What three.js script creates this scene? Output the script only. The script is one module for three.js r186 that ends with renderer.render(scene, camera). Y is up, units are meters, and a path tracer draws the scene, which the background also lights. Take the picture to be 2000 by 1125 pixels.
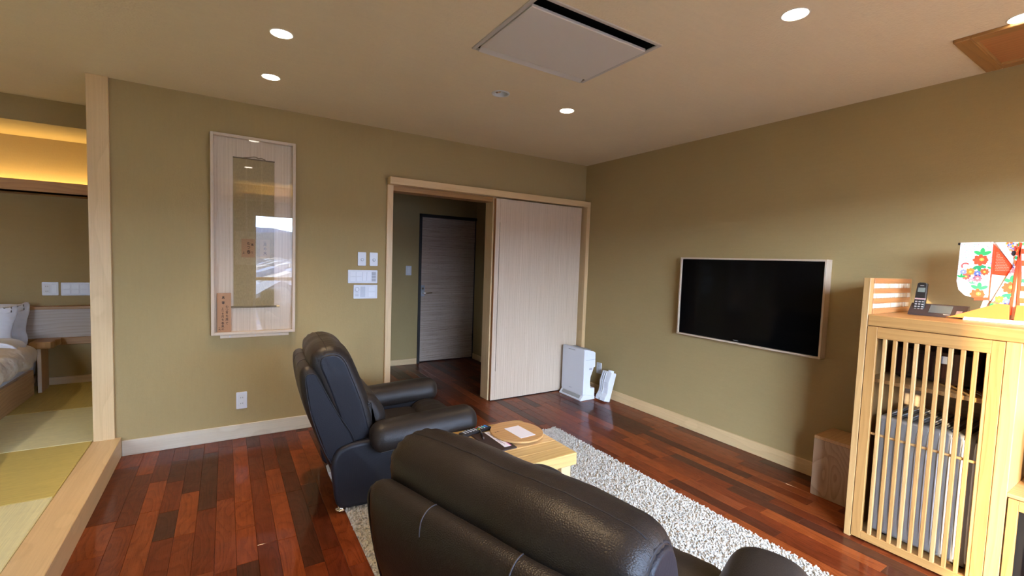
import * as THREE from 'three';
import { mergeGeometries } from 'three/addons/utils/BufferGeometryUtils.js';
import { RectAreaLightUniformsLib } from 'three/addons/lights/RectAreaLightUniformsLib.js';

// ---------------------------------------------------------------- camera, sky, sun, exposure
const scene = new THREE.Scene();
const renderer = new THREE.WebGLRenderer({ antialias: true });
renderer.toneMapping = THREE.LinearToneMapping;
renderer.toneMappingExposure = 1.0;
renderer.shadowMap.enabled = true;
RectAreaLightUniformsLib.init();

const camera = new THREE.PerspectiveCamera(64.851, 2000 / 1125, 0.05, 4000);
camera.position.set(-3.4226, 1.418, 3.9339);
camera.rotation.set(-0.0609, -0.5637, 0.0344, 'YXZ');
camera.updateMatrixWorld(true);
camera.updateProjectionMatrix();

const SUN_DIR = new THREE.Vector3(-0.8415, 0.215, 0.540).normalize();   // towards the low sun outside the window
const SKY_GAIN = 9.0, SUN_GAIN = 13, LAMP_GAIN = 7, COVE_GAIN = 90;

{ // evening sky: pale at the horizon, bluer above, brighter and warmer round the sun
  const W = 512, H = 256, d = new Float32Array(W * H * 4), v = new THREE.Vector3();
  for (let j = 0; j < H; j++) for (let i = 0; i < W; i++) {
    const up = ((j + 0.5) / H - 0.5) * Math.PI, ro = ((i + 0.5) / W - 0.5) * 2 * Math.PI;
    v.set(Math.cos(ro) * Math.cos(up), Math.sin(up), Math.sin(ro) * Math.cos(up));
    const e = Math.max(0, v.y), k = Math.pow(1 - e, 3.2), a = Math.acos(THREE.MathUtils.clamp(v.dot(SUN_DIR), -1, 1));
    const g = 0.9 * Math.exp(-a / 0.20) + 7.6 * Math.exp(-a / 0.8);
    const c = [0.13 + 0.30 * k + g * 0.66, 0.25 + 0.36 * k + g * 0.80, 0.66 + 0.44 * k + g];
    for (let q = 0; q < 3; q++) d[(j * W + i) * 4 + q] = c[q] * SKY_GAIN * (v.y < 0 ? 0.02 : 1);
    d[(j * W + i) * 4 + 3] = 1;
  }
  const t = new THREE.DataTexture(d, W, H, THREE.RGBAFormat, THREE.FloatType);
  t.mapping = THREE.EquirectangularReflectionMapping;
  t.magFilter = THREE.LinearFilter;
  t.needsUpdate = true;
  scene.background = t;
}
const sun = new THREE.DirectionalLight(new THREE.Color(1.0, 0.74, 0.44), SUN_GAIN);
sun.position.copy(SUN_DIR).multiplyScalar(30);
sun.castShadow = true;
sun.shadow.radius = 3;
sun.shadow.mapSize.set(4096, 4096);
Object.assign(sun.shadow.camera, { left: -9, right: 9, top: 7, bottom: -7, near: 1, far: 70 });
scene.add(sun, sun.target);

// ---------------------------------------------------------------- helpers
function rng(seed) { let a = seed >>> 0; return () => { a = (a + 0x6d2b79f5) >>> 0; let t = a; t = Math.imul(t ^ (t >>> 15), t | 1); t ^= t + Math.imul(t ^ (t >>> 7), t | 61); return ((t ^ (t >>> 14)) >>> 0) / 4294967296; }; }
const V = (x, y, z) => new THREE.Vector3(x, y, z), lerp = (a, b, t) => a + (b - a) * t, clamp = THREE.MathUtils.clamp;
const smooth = (a, b, x) => { const t = clamp((x - a) / (b - a), 0, 1); return t * t * (3 - 2 * t); };

// tiling value noise: n(x, y) repeats after px, py
function noise2(px, py, seed) {
  const r = rng(seed), g = new Float32Array(px * py).map(() => r());
  return (x, y) => {
    let x0 = Math.floor(x), y0 = Math.floor(y); const fx = x - x0, fy = y - y0, u = fx * fx * (3 - 2 * fx), v = fy * fy * (3 - 2 * fy);
    x0 = ((x0 % px) + px) % px; y0 = ((y0 % py) + py) % py; const x1 = (x0 + 1) % px, y1 = (y0 + 1) % py;
    return lerp(lerp(g[y0 * px + x0], g[y0 * px + x1], u), lerp(g[y1 * px + x0], g[y1 * px + x1], u), v);
  };
}
function tex(w, h, fn, rx = 1, ry = 1, srgb = false) {
  const d = new Uint8Array(w * h * 4);
  for (let j = 0; j < h; j++) for (let i = 0; i < w; i++) {
    const c = fn((i + 0.5) / w, (j + 0.5) / h), o = (j * w + i) * 4;
    for (let q = 0; q < 3; q++) d[o + q] = clamp(Math.round((c.length ? c[q] : c) * 255), 0, 255);
    d[o + 3] = 255;
  }
  const t = new THREE.DataTexture(d, w, h);
  t.wrapS = t.wrapT = THREE.RepeatWrapping; t.magFilter = THREE.LinearFilter; t.minFilter = THREE.LinearMipmapLinearFilter; t.generateMipmaps = true;
  t.repeat.set(rx, ry); if (srgb) t.colorSpace = THREE.SRGBColorSpace; t.needsUpdate = true;
  return t;
}
// wood: u runs along the grain; values multiply a base colour (darker streaks are more saturated)
function woodTex(seed, { rings = 9, warp = 1.2, contrast = 0.25, streak = 0.2, pores = 0.12, len = 1.2, wid = 0.5, fig = 0 }) {
  const w1 = noise2(4, 6, seed), w2 = noise2(9, 5, seed + 1), s1 = noise2(5, 96, seed + 2), s2 = noise2(14, 220, seed + 3), p = noise2(60, 256, seed + 4), f = noise2(24, 8, seed + 5);
  return tex(1024, 512, (u, v) => {
    const wv = v * rings + warp * (w1(u * 4, v * 6) * 1.5 + w2(u * 9, v * 5) * 0.5);
    const fr = wv - Math.floor(wv), ring = Math.pow(fr, 2.2) * (1 - smooth(0.9, 1, fr));
    let k = 1 - contrast * ring - streak * (0.6 * s1(u * 5, v * 96) + 0.4 * s2(u * 14, v * 220)) - pores * smooth(0.72, 0.95, p(u * 60, v * 256)) + fig * (f(u * 24, v * 8) - 0.5);
    k = clamp(k, 0.05, 1);
    return [Math.pow(k, 0.8), k, Math.pow(k, 1.25)];
  }, 1 / len, 1 / wid);
}
const std = (o) => new THREE.MeshStandardMaterial(o), phys = (o) => new THREE.MeshPhysicalMaterial(o);
const lin = (r, g, b) => new THREE.Color().setRGB(r, g, b);

// ---- geometry
// uv in metres by the dominant axis of each flat triangle; u follows the grain axis
function metreUV(g, grain = 'x', off = 0) {
  g = g.index ? g.toNonIndexed() : g;
  const p = g.attributes.position, uv = new Float32Array(p.count * 2), a = V(), b = V(), c = V(), n = V(), ax = 'xyz'.indexOf(grain);
  for (let i = 0; i < p.count; i += 3) {
    a.fromBufferAttribute(p, i); b.fromBufferAttribute(p, i + 1); c.fromBufferAttribute(p, i + 2);
    n.copy(b).sub(a).cross(V().copy(c).sub(a));
    const m = [Math.abs(n.x), Math.abs(n.y), Math.abs(n.z)], d = m.indexOf(Math.max(...m));
    let [q, r] = [0, 1, 2].filter((k) => k !== d);
    if (r === ax) [q, r] = [r, q];
    [a, b, c].forEach((t, k) => { const e = t.toArray(); uv[(i + k) * 2] = e[q] + off; uv[(i + k) * 2 + 1] = e[r] + e[d] * 0.37 + off * 1.7; });
  }
  g.setAttribute('uv', new THREE.BufferAttribute(uv, 2));
  return g;
}
let woodOff = 0;
// chamfered box, centred, about 44 triangles
function cbox(w, h, d, b = 0.002, grain = null, off = null) {
  const s = [w / 2, h / 2, d / 2]; b = Math.min(b, 0.45 * Math.min(w, h, d));
  const vert = (sg, axis) => s.map((q, k) => sg[k] * (k === axis ? q : q - b));
  const tri = [], poly = (pts) => {
    const cen = [0, 1, 2].map((k) => pts.reduce((t, p) => t + p[k], 0) / pts.length);
    const A = V(...pts[0]), B = V(...pts[1]), C = V(...pts[2]);
    const out = B.clone().sub(A).cross(C.clone().sub(A)).dot(V(...cen)) > 0;
    for (let i = 1; i < pts.length - 1; i++) out ? tri.push(pts[0], pts[i], pts[i + 1]) : tri.push(pts[0], pts[i + 1], pts[i]);
  };
  for (let ax = 0; ax < 3; ax++) {
    const [p, q] = [0, 1, 2].filter((k) => k !== ax);
    for (const e of [-1, 1]) {
      poly([[-1, -1], [1, -1], [1, 1], [-1, 1]].map(([m, n]) => { const g = []; g[ax] = e; g[p] = m; g[q] = n; return vert(g, ax); }));
      for (const f of [-1, 1]) { // edge between faces p=e and q=f, along ax
        const lo = [], hi = []; lo[ax] = -1; hi[ax] = 1; lo[p] = hi[p] = e; lo[q] = hi[q] = f;
        poly([vert(lo, p), vert(hi, p), vert(hi, q), vert(lo, q)]);
      }
    }
  }
  for (const x of [-1, 1]) for (const y of [-1, 1]) for (const z of [-1, 1]) poly([0, 1, 2].map((k) => vert([x, y, z], k)));
  const g = new THREE.BufferGeometry();
  g.setAttribute('position', new THREE.BufferAttribute(new Float32Array(tri.flat()), 3));
  g.computeVertexNormals();
  if (!grain) grain = 'xyz'[[w, h, d].indexOf(Math.max(w, h, d))];
  woodOff += 0.617;
  return metreUV(g, grain, off ?? woodOff % 7);
}
// the same between two corners
const span = (x0, x1, y0, y1, z0, z1, b = 0.002, grain = null, off = null) => cbox(Math.abs(x1 - x0), Math.abs(y1 - y0), Math.abs(z1 - z0), b, grain, off).translate((x0 + x1) / 2, (y0 + y1) / 2, (z0 + z1) / 2);
const join = (list) => mergeGeometries(list.map((g) => { const q = g.index ? g.toNonIndexed() : g; for (const k of Object.keys(q.attributes)) if (!['position', 'normal', 'uv'].includes(k)) q.deleteAttribute(k); if (!q.attributes.uv) metreUV(q); return q; }));
// prism: outline [[a, b] ...] in a plane, thickness t, small bevel; axes 'xy', 'zy', 'xz': the plane of the outline
function prism(outline, t, plane = 'xy', bevel = 0, grain = 'y', curve = 8) {
  const sh = new THREE.Shape(outline.map(([a, b]) => new THREE.Vector2(a, b)));
  let g = new THREE.ExtrudeGeometry(sh, { depth: t - 2 * bevel, bevelEnabled: bevel > 0, bevelSize: bevel, bevelThickness: bevel, bevelOffset: -bevel, bevelSegments: 2, curveSegments: curve });
  g.translate(0, 0, bevel - t / 2);
  if (plane === 'zy') g.applyMatrix4(new THREE.Matrix4().makeBasis(V(0, 0, 1), V(0, 1, 0), V(-1, 0, 0)));
  if (plane === 'xz') g.applyMatrix4(new THREE.Matrix4().makeBasis(V(1, 0, 0), V(0, 0, 1), V(0, -1, 0)));
  return metreUV(g, grain, (woodOff += 0.617) % 7);
}
const roundRect = (a0, a1, b0, b1, r, n = 6) => { const o = []; for (const [ca, cb, st] of [[a1 - r, b1 - r, 0], [a0 + r, b1 - r, 1], [a0 + r, b0 + r, 2], [a1 - r, b0 + r, 3]]) for (let i = 0; i <= n; i++) { const t = (st + i / n) * Math.PI / 2; o.push([ca + r * Math.cos(t), cb + r * Math.sin(t)]); } return o; };
function lathe(pts, n = 32) { return new THREE.LatheGeometry(pts.map(([a, b]) => new THREE.Vector2(a, b)), n); }
const tube = (pts, r, n = 24, k = 6, closed = false) => new THREE.TubeGeometry(new THREE.CatmullRomCurve3(pts.map((p) => (p.isVector3 ? p : V(...p))), closed, 'centripetal'), n, r, k, closed);
const cyl = (r0, r1, h, n = 24) => new THREE.CylinderGeometry(r0, r1, h, n);

// pad: closed smooth profile [[a, b] ...] swept from -half to +half along t, ends rounded by r, middle puffed out
function pad(profile, half, r, { n = 64, mid = 10, puff = 0, wrinkle = null, place = (a, b, t) => [a, b, t], flip = false, bow = 0, round = false } = {}) {
  const c = new THREE.CatmullRomCurve3(profile.map(([a, b]) => V(a, b, 0)), true, 'centripetal').getSpacedPoints(n).slice(0, n);
  let area = 0; c.forEach((p, i) => { const q = c[(i + 1) % n]; area += p.x * q.y - q.x * p.y; });
  if (area < 0) c.reverse();
  const nor = c.map((p, i) => { const t = c[(i + 1) % n].clone().sub(c[(i - 1 + n) % n]).normalize(); return [t.y, -t.x]; });
  const len = [0]; for (let i = 1; i <= n; i++) len.push(len[i - 1] + c[i % n].distanceTo(c[i - 1]));
  const ts = []; for (let i = 0; i <= 7; i++) { const a = (i / 7) * Math.PI / 2; ts.push([-half + r * (1 - Math.sin(a)), r * (1 - Math.cos(a))]); }
  ts.reverse(); // from the flat cap outwards
  const rows = []; const K = 7;
  for (let i = 0; i <= K; i++) { const a = (i / K) * Math.PI / 2; rows.push([-half + r * (1 - Math.cos(a)), r * (1 - Math.sin(a))]); }
  for (let i = 1; i < mid; i++) rows.push([lerp(-half + r, half - r, i / mid), 0]);
  for (let i = K; i >= 0; i--) { const a = (i / K) * Math.PI / 2; rows.push([half - r * (1 - Math.cos(a)), r * (1 - Math.sin(a))]); }
  const pos = [], uv = [], idx = [];
  for (const [t, ins] of rows) for (let i = 0; i <= n; i++) {
    const j = i % n, u = t / half; let o = -ins + puff * (1 - (round ? Math.pow(Math.abs(u), 2.4) : u * u * u * u));
    if (wrinkle) o += wrinkle(c[j].x, c[j].y, t);
    pos.push(...place(c[j].x + nor[j][0] * o + bow * (1 - u * u), c[j].y + nor[j][1] * o, t)); uv.push(len[i], t);
  }
  const m = n + 1;
  for (let q = 0; q < rows.length - 1; q++) for (let i = 0; i < n; i++) { const a = q * m + i, b = a + 1, d = a + m, e = d + 1; idx.push(a, b, e, a, e, d); }
  // caps
  for (const [row, back] of [[0, true], [rows.length - 1, false]]) {
    const ring = c.map((p, j) => new THREE.Vector2(p.x - nor[j][0] * (rows[row][1]), p.y - nor[j][1] * rows[row][1]));
    for (const f of THREE.ShapeUtils.triangulateShape(ring, [])) { const [a, b, d] = f.map((k) => row * m + k); back ? idx.push(a, d, b) : idx.push(a, b, d); }
  }
  const g = new THREE.BufferGeometry();
  g.setAttribute('position', new THREE.Float32BufferAttribute(pos, 3)); g.setAttribute('uv', new THREE.Float32BufferAttribute(uv, 2));
  if (flip) for (let i = 0; i < idx.length; i += 3) [idx[i + 1], idx[i + 2]] = [idx[i + 2], idx[i + 1]];
  g.setIndex(idx); g.computeVertexNormals(); g.userData = { rows, c, m };
  const N = g.attributes.normal; // close the seam of the profile
  for (let q = 0; q < rows.length; q++) { const a = q * m, b = a + n, v = V().fromBufferAttribute(N, a).add(V().fromBufferAttribute(N, b)).normalize(); N.setXYZ(a, v.x, v.y, v.z); N.setXYZ(b, v.x, v.y, v.z); }
  return g;
}
// the line on a pad's surface that runs along t through the profile point nearest (a, b); and the line round the profile at t
function padLine(g, a, b, t0, t1) {
  const { rows, c, m } = g.userData, j = c.reduce((k, p, i) => (Math.hypot(p.x - a, p.y - b) < Math.hypot(c[k].x - a, c[k].y - b) ? i : k), 0), o = [];
  rows.forEach(([t], q) => { if (t >= t0 && t <= t1) o.push(V().fromBufferAttribute(g.attributes.position, q * m + j)); });
  return o;
}
function padRing(g, t, from, to) {
  const { rows, c, m } = g.userData, q = rows.reduce((k, r, i) => (Math.abs(r[0] - t) < Math.abs(rows[k][0] - t) ? i : k), 0), n = m - 1;
  const near = ([a, b]) => c.reduce((k, p, i) => (Math.hypot(p.x - a, p.y - b) < Math.hypot(c[k].x - a, c[k].y - b) ? i : k), 0), i0 = near(from), i1 = near(to), o = [];
  const fwd = (i1 - i0 + n) % n, step = fwd <= n - fwd ? 1 : -1;
  for (let i = i0; ; i = (i + step + n) % n) { o.push(V().fromBufferAttribute(g.attributes.position, q * m + i)); if (i === i1) break; }
  return o;
}
// points of a profile, moved out by o
function profilePoints(profile, o, n = 64) {
  const c = new THREE.CatmullRomCurve3(profile.map(([a, b]) => V(a, b, 0)), true, 'centripetal').getSpacedPoints(n).slice(0, n);
  let area = 0; c.forEach((p, i) => { const q = c[(i + 1) % n]; area += p.x * q.y - q.x * p.y; }); if (area < 0) c.reverse();
  return c.map((p, i) => { const t = c[(i + 1) % n].clone().sub(c[(i - 1 + n) % n]).normalize(); return [p.x + t.y * o, p.y - t.x * o]; });
}

// ---- objects
const taken = {};
const numbered = (n) => { const k = (taken[n] = (taken[n] ?? -1) + 1); return k ? n + '_' + String(k).padStart(3, '0') : n; };
const shade = (o) => { o.traverse((m) => { if (m.isMesh) m.castShadow = m.receiveShadow = true; }); return o; };
function part(name, geo, mat, parent, label) { const m = new THREE.Mesh(geo, mat); m.name = name; m.castShadow = m.receiveShadow = true; if (label) m.userData.label = label; parent.add(m); return m; }
function thing(name, label, category, [x, y, z] = [0, 0, 0], turn = 0, group) { const o = new THREE.Group(); o.name = numbered(name); o.position.set(x, y, z); o.rotation.y = turn; o.userData = { label, category }; if (group) o.userData.group = group; scene.add(o); return o; }
function single(name, geo, mat, label, category, group) { const m = new THREE.Mesh(geo, mat); m.name = numbered(name); m.castShadow = m.receiveShadow = true; m.userData = { label, category }; if (group) m.userData.group = group; scene.add(m); return m; }
function struct(name, geo, mat) { const m = geo ? new THREE.Mesh(geo, mat) : new THREE.Group(); m.name = numbered(name); m.castShadow = m.receiveShadow = true; m.userData.kind = 'structure'; scene.add(m); return m; }
function copyOf(o, label, [x, y, z], turn) { const c = o.clone(); c.name = numbered(o.name.replace(/_\d{3}$/, '')); c.userData = { ...o.userData, label }; c.position.set(x, y, z); if (turn !== undefined) c.rotation.y = turn; scene.add(c); return c; }

// ---------------------------------------------------------------- materials
const T = {
  maple: woodTex(11, { rings: 5, warp: 1.6, contrast: 0.10, streak: 0.12, pores: 0.04, len: 1.6, wid: 0.5 }),
  cedar: woodTex(23, { rings: 12, warp: 0.9, contrast: 0.20, streak: 0.16, pores: 0.06, len: 1.5, wid: 0.35 }),
  straight: woodTex(37, { rings: 22, warp: 0.35, contrast: 0.12, streak: 0.22, pores: 0.08, len: 2.0, wid: 0.5 }),
  figured: woodTex(41, { rings: 7, warp: 3.2, contrast: 0.34, streak: 0.14, pores: 0.08, len: 0.9, wid: 0.4 }),
  jatoba: woodTex(53, { rings: 4, warp: 2.2, contrast: 0.30, streak: 0.30, pores: 0.30, len: 1.1, wid: 0.28, fig: 0.25 }),
  zebra: woodTex(67, { rings: 46, warp: 0.25, contrast: 0.45, streak: 0.40, pores: 0.2, len: 1.6, wid: 0.7 }),
};
const grainBump = (() => { const a = noise2(8, 128, 71), b = noise2(24, 256, 72); return tex(512, 512, (u, v) => 0.6 * a(u * 8, v * 128) + 0.4 * b(u * 24, v * 256), 1, 2); })();
const clothBump = (() => { const a = noise2(256, 32, 81), b = noise2(32, 256, 82), c = noise2(64, 64, 83); return tex(512, 512, (u, v) => 0.4 * a(u * 256, v * 32) + 0.4 * b(u * 32, v * 256) + 0.2 * c(u * 64, v * 64), 3, 3); })();
const wallTint = (() => { const a = noise2(8, 8, 84), b = noise2(16, 200, 85), c = noise2(128, 128, 86); return tex(512, 512, (u, v) => { const k = 0.93 + 0.03 * a(u * 8, v * 8) + 0.025 * b(u * 16, v * 200) + 0.02 * c(u * 128, v * 128); return [k, k, k * 0.995]; }, 0.7, 0.7); })();
const roughCeil = (() => { const a = noise2(96, 96, 87), b = noise2(24, 24, 88); return tex(512, 512, (u, v) => 0.7 * a(u * 96, v * 96) + 0.3 * b(u * 24, v * 24), 1.6, 1.6); })();
const leatherBump = (() => { // small pebbles between fine creases
  const r = rng(91), N = 26, pts = []; for (let j = 0; j < N; j++) for (let i = 0; i < N; i++) pts.push([(i + r()) / N, (j + r()) / N]);
  return tex(512, 512, (u, v) => { let d1 = 9, d2 = 9; const ci = Math.floor(u * N), cj = Math.floor(v * N);
    for (let j = -1; j <= 1; j++) for (let i = -1; i <= 1; i++) { const p = pts[(((cj + j) + N) % N) * N + ((ci + i) + N) % N]; let dx = Math.abs(p[0] - u), dy = Math.abs(p[1] - v); dx = Math.min(dx, 1 - dx); dy = Math.min(dy, 1 - dy); const d = Math.hypot(dx, dy); if (d < d1) { d2 = d1; d1 = d; } else if (d < d2) d2 = d; }
    return clamp((d2 - d1) * N * 1.6, 0, 1); }, 9, 9);
})();
const softWrinkle = (() => { const a = noise2(6, 6, 95), b = noise2(14, 14, 96), c = noise2(40, 40, 97); return tex(512, 512, (u, v) => 0.5 * a(u * 6, v * 6) + 0.3 * b(u * 14, v * 14) + 0.2 * c(u * 40, v * 40), 1.5, 1.5); })();

const wood = (map, r, g, b, rough = 0.42, extra = {}) => phys({ color: lin(r, g, b), map, roughness: rough, bumpMap: grainBump, bumpScale: 0.00025, ...extra });
const M = {
  wall: std({ color: lin(0.42, 0.312, 0.14), map: wallTint, roughness: 0.85, bumpMap: clothBump, bumpScale: 0.0006 }),
  ceiling: std({ color: lin(0.84, 0.71, 0.50), map: wallTint, roughness: 0.92, bumpMap: roughCeil, bumpScale: 0.001 }),
  outer: std({ color: lin(0.13, 0.12, 0.11), roughness: 0.9 }),
  maple: wood(T.maple, 0.76, 0.60, 0.40, 0.4),
  mapleWarm: wood(T.maple, 0.78, 0.56, 0.30, 0.38),
  paleMaple: wood(T.maple, 0.76, 0.68, 0.54, 0.4),
  pale: wood(T.straight, 0.72, 0.60, 0.46, 0.45),
  doorVeneer: wood(T.straight, 0.72, 0.585, 0.45, 0.4),
  hinoki: wood(T.cedar, 0.43, 0.225, 0.072, 0.42),
  hinokiLight: wood(T.cedar, 0.50, 0.295, 0.115, 0.42),
  cedarRed: wood(T.cedar, 0.52, 0.225, 0.08, 0.4),
  tableTop: wood(T.cedar, 0.84, 0.58, 0.26, 0.25, { clearcoat: 0.6, clearcoatRoughness: 0.12 }),
  board: wood(T.cedar, 0.62, 0.37, 0.15, 0.35),
  walnutBox: wood(T.figured, 0.44, 0.30, 0.19, 0.4),
  greyWood: wood(T.cedar, 0.50, 0.41, 0.33, 0.4),
  bedWood: wood(T.cedar, 0.58, 0.35, 0.165, 0.45),
  zebra: wood(T.zebra, 0.74, 0.62, 0.54, 0.4),
  darkFrame: std({ color: lin(0.022, 0.018, 0.017), roughness: 0.45 }),
  leather: phys({ color: lin(0.022, 0.0175, 0.015), roughness: 0.40, bumpMap: leatherBump, bumpScale: 0.0003, specularIntensity: 0.6 }),
  leatherSide: phys({ color: lin(0.014, 0.014, 0.019), roughness: 0.46, bumpMap: leatherBump, bumpScale: 0.00025, specularIntensity: 0.65 }),
  thread: std({ color: lin(0.012, 0.011, 0.014), roughness: 0.6 }),
  threadLight: std({ color: lin(0.05, 0.048, 0.062), roughness: 0.6 }),
  chrome: std({ color: lin(0.8, 0.76, 0.7), metalness: 1, roughness: 0.15 }),
  steel: std({ color: lin(0.55, 0.57, 0.62), metalness: 1, roughness: 0.32 }),
  brass: std({ color: lin(0.75, 0.58, 0.28), metalness: 1, roughness: 0.3 }),
  white: phys({ color: lin(0.78, 0.80, 0.84), roughness: 0.3 }),
  whiteMatt: std({ color: lin(0.72, 0.73, 0.74), roughness: 0.5 }),
  plate: phys({ color: lin(0.72, 0.74, 0.78), roughness: 0.28 }),
  plateGrey: std({ color: lin(0.42, 0.44, 0.48), roughness: 0.4 }),
  grey: std({ color: lin(0.30, 0.30, 0.29), roughness: 0.5 }),
  black: std({ color: lin(0.010, 0.010, 0.011), roughness: 0.4 }),
  blackMatt: std({ color: lin(0.006, 0.006, 0.006), roughness: 0.8 }),
  gap: std({ color: lin(0.012, 0.010, 0.009), roughness: 0.9 }),
  screen: phys({ color: lin(0.003, 0.003, 0.0034), roughness: 0.08, specularIntensity: 0.3 }),
  glass: phys({ color: lin(1, 1, 1), transmission: 1, thickness: 0, roughness: 0, ior: 1.72 }),
  windowGlass: phys({ color: lin(0.98, 1, 0.99), transmission: 1, thickness: 0, roughness: 0, ior: 1.5 }),
  paper: std({ color: lin(0.80, 0.79, 0.84), roughness: 0.8 }),
  linen: std({ color: lin(0.74, 0.75, 0.79), roughness: 0.9, bumpMap: softWrinkle, bumpScale: 0.012 }),
  duvet: std({ color: lin(0.70, 0.63, 0.54), roughness: 0.9, bumpMap: softWrinkle, bumpScale: 0.015 }),
  alu: std({ color: lin(0.5, 0.5, 0.5), metalness: 0.9, roughness: 0.4 }),
};
const print = (w, h, draw) => { const c = document.createElement('canvas'); c.width = w; c.height = h; const x = c.getContext('2d'); draw(x, w, h); const t = new THREE.CanvasTexture(c); t.colorSpace = THREE.SRGBColorSpace; t.magFilter = THREE.LinearFilter; return t; };
// planar uv 0..1 over a box of the geometry: a, b are axis letters; sa, sb = -1 to mirror
function fitUV(g, a, b, box, sa = 1, sb = 1) {
  if (g.index) g = g.toNonIndexed(); g.computeBoundingBox(); const p = g.attributes.position, uv = new Float32Array(p.count * 2), A = 'xyz'.indexOf(a), B = 'xyz'.indexOf(b);
  const [a0, a1, b0, b1] = box ?? [g.boundingBox.min.getComponent(A), g.boundingBox.max.getComponent(A), g.boundingBox.min.getComponent(B), g.boundingBox.max.getComponent(B)];
  for (let i = 0; i < p.count; i++) { const u = (p.getComponent(i, A) - a0) / (a1 - a0), v = (p.getComponent(i, B) - b0) / (b1 - b0); uv[i * 2] = sa > 0 ? u : 1 - u; uv[i * 2 + 1] = sb > 0 ? v : 1 - v; }
  g.setAttribute('uv', new THREE.BufferAttribute(uv, 2)); return g;
}

// ---------------------------------------------------------------- the setting
const CEIL = 2.5, ZW = 4.75;
// walls (all have thickness; daylight enters through the two windows only)
struct('wall_back', join([span(-4.06, -2.205, 0, CEIL, -0.13, 0, 0), span(-2.205, -1.19, 2.0, CEIL, -0.13, 0, 0), span(-1.19, 0, 0, CEIL, -0.13, 0, 0)]), M.wall);
struct('wall_right', span(0, 0.12, -0.1, 2.75, -2.0, 4.95, 0), M.wall);
struct('wall_hall_right', span(-0.44, -0.32, 0, 2.45, -1.78, -0.13, 0), M.wall);
struct('wall_hall_left', span(-2.72, -2.6, 0, 2.45, -1.78, -0.13, 0), M.wall);
struct('wall_partition', span(-4.16, -4.065, 0, 2.56, -1.78, -0.11, 0), M.wall);
struct('wall_hall_back', join([span(-2.72, -1.27, 0, 2.45, -1.93, -1.78, 0), span(-1.27, -0.40, 1.985, 2.45, -1.93, -1.78, 0), span(-0.40, -0.3, 0, 2.45, -1.93, -1.78, 0), span(-1.3, -0.38, 0, 2.1, -2.03, -1.93, 0)]), M.wall);
struct('wall_bedroom', span(-7.1, -4.06, 0, 2.65, -1.93, -1.78, 0), M.wall);
struct('wall_west', span(-7.12, -7, -0.1, 2.75, -1.93, 4.95, 0), M.wall);
struct('wall_window', join([span(-7.12, -6.7, -0.1, 2.75, ZW, ZW + 0.16, 0), span(-5.3, -3.05, -0.1, 2.75, ZW, ZW + 0.16, 0), span(-0.5, 0.12, -0.1, 2.75, ZW, ZW + 0.16, 0), span(-6.7, -5.3, 2.06, 2.75, ZW, ZW + 0.16, 0), span(-6.7, -5.3, -0.1, 0.20, ZW, ZW + 0.16, 0), span(-3.05, -0.5, 2.06, 2.75, ZW, ZW + 0.16, 0), span(-3.05, -0.5, -0.1, 0.06, ZW, ZW + 0.16, 0)]), M.wall);
struct('wall_wing', span(-7.5, -7.12, -0.3, 3.1, ZW + 0.16, 6.45, 0), M.outer);
struct('wall_soffit', join([span(-7, -4.16, 2.356, 2.56, -1.78, -1.085, 0)]), M.wall);
struct('roof', span(-7.12, 0.12, 2.75, 2.87, -2.03, 4.95, 0), M.outer);
struct('ceiling_hall', span(-2.72, -0.32, 2.45, 2.52, -1.93, -0.13, 0), M.ceiling);

// ceiling with openings for the downlights and the ceiling unit
const LAMPS = [[-3.186, 1.34], [-3.184, 0.675], [-1.354, 1.315], [-1.376, 2.87], [-0.605, 3.40], [-3.175, 2.997]];
const SPARE = [-1.905, 1.313];
const AC = [-2.352, -1.603, 1.772, 2.365];
{
  const sh = new THREE.Shape([[-7, 4.75], [0, 4.75], [0, 0], [-4.16, 0], [-4.16, -0.82], [-7, -0.82]].map(([x, z]) => new THREE.Vector2(x, -z)));
  const hole = (pts) => sh.holes.push(new THREE.Path(pts.map(([x, z]) => new THREE.Vector2(x, -z))));
  for (const [x, z] of [...LAMPS, SPARE]) hole(Array.from({ length: 32 }, (_, i) => [x + 0.05 * Math.cos(i * Math.PI / 16), z + 0.05 * Math.sin(i * Math.PI / 16)]));
  hole([[AC[0] + 0.015, AC[2] + 0.015], [AC[1] - 0.015, AC[2] + 0.015], [AC[1] - 0.015, AC[3] - 0.015], [AC[0] + 0.015, AC[3] - 0.015]]);
  const g = new THREE.ExtrudeGeometry(sh, { depth: 0.06, bevelEnabled: false }); g.rotateX(-Math.PI / 2); g.translate(0, CEIL, 0);
  struct('ceiling', metreUV(g), M.ceiling);
  struct('ceiling_bedroom', span(-7, -4.06, 2.545, 2.6, -1.78, -0.80, 0), M.ceiling);
}

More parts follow.
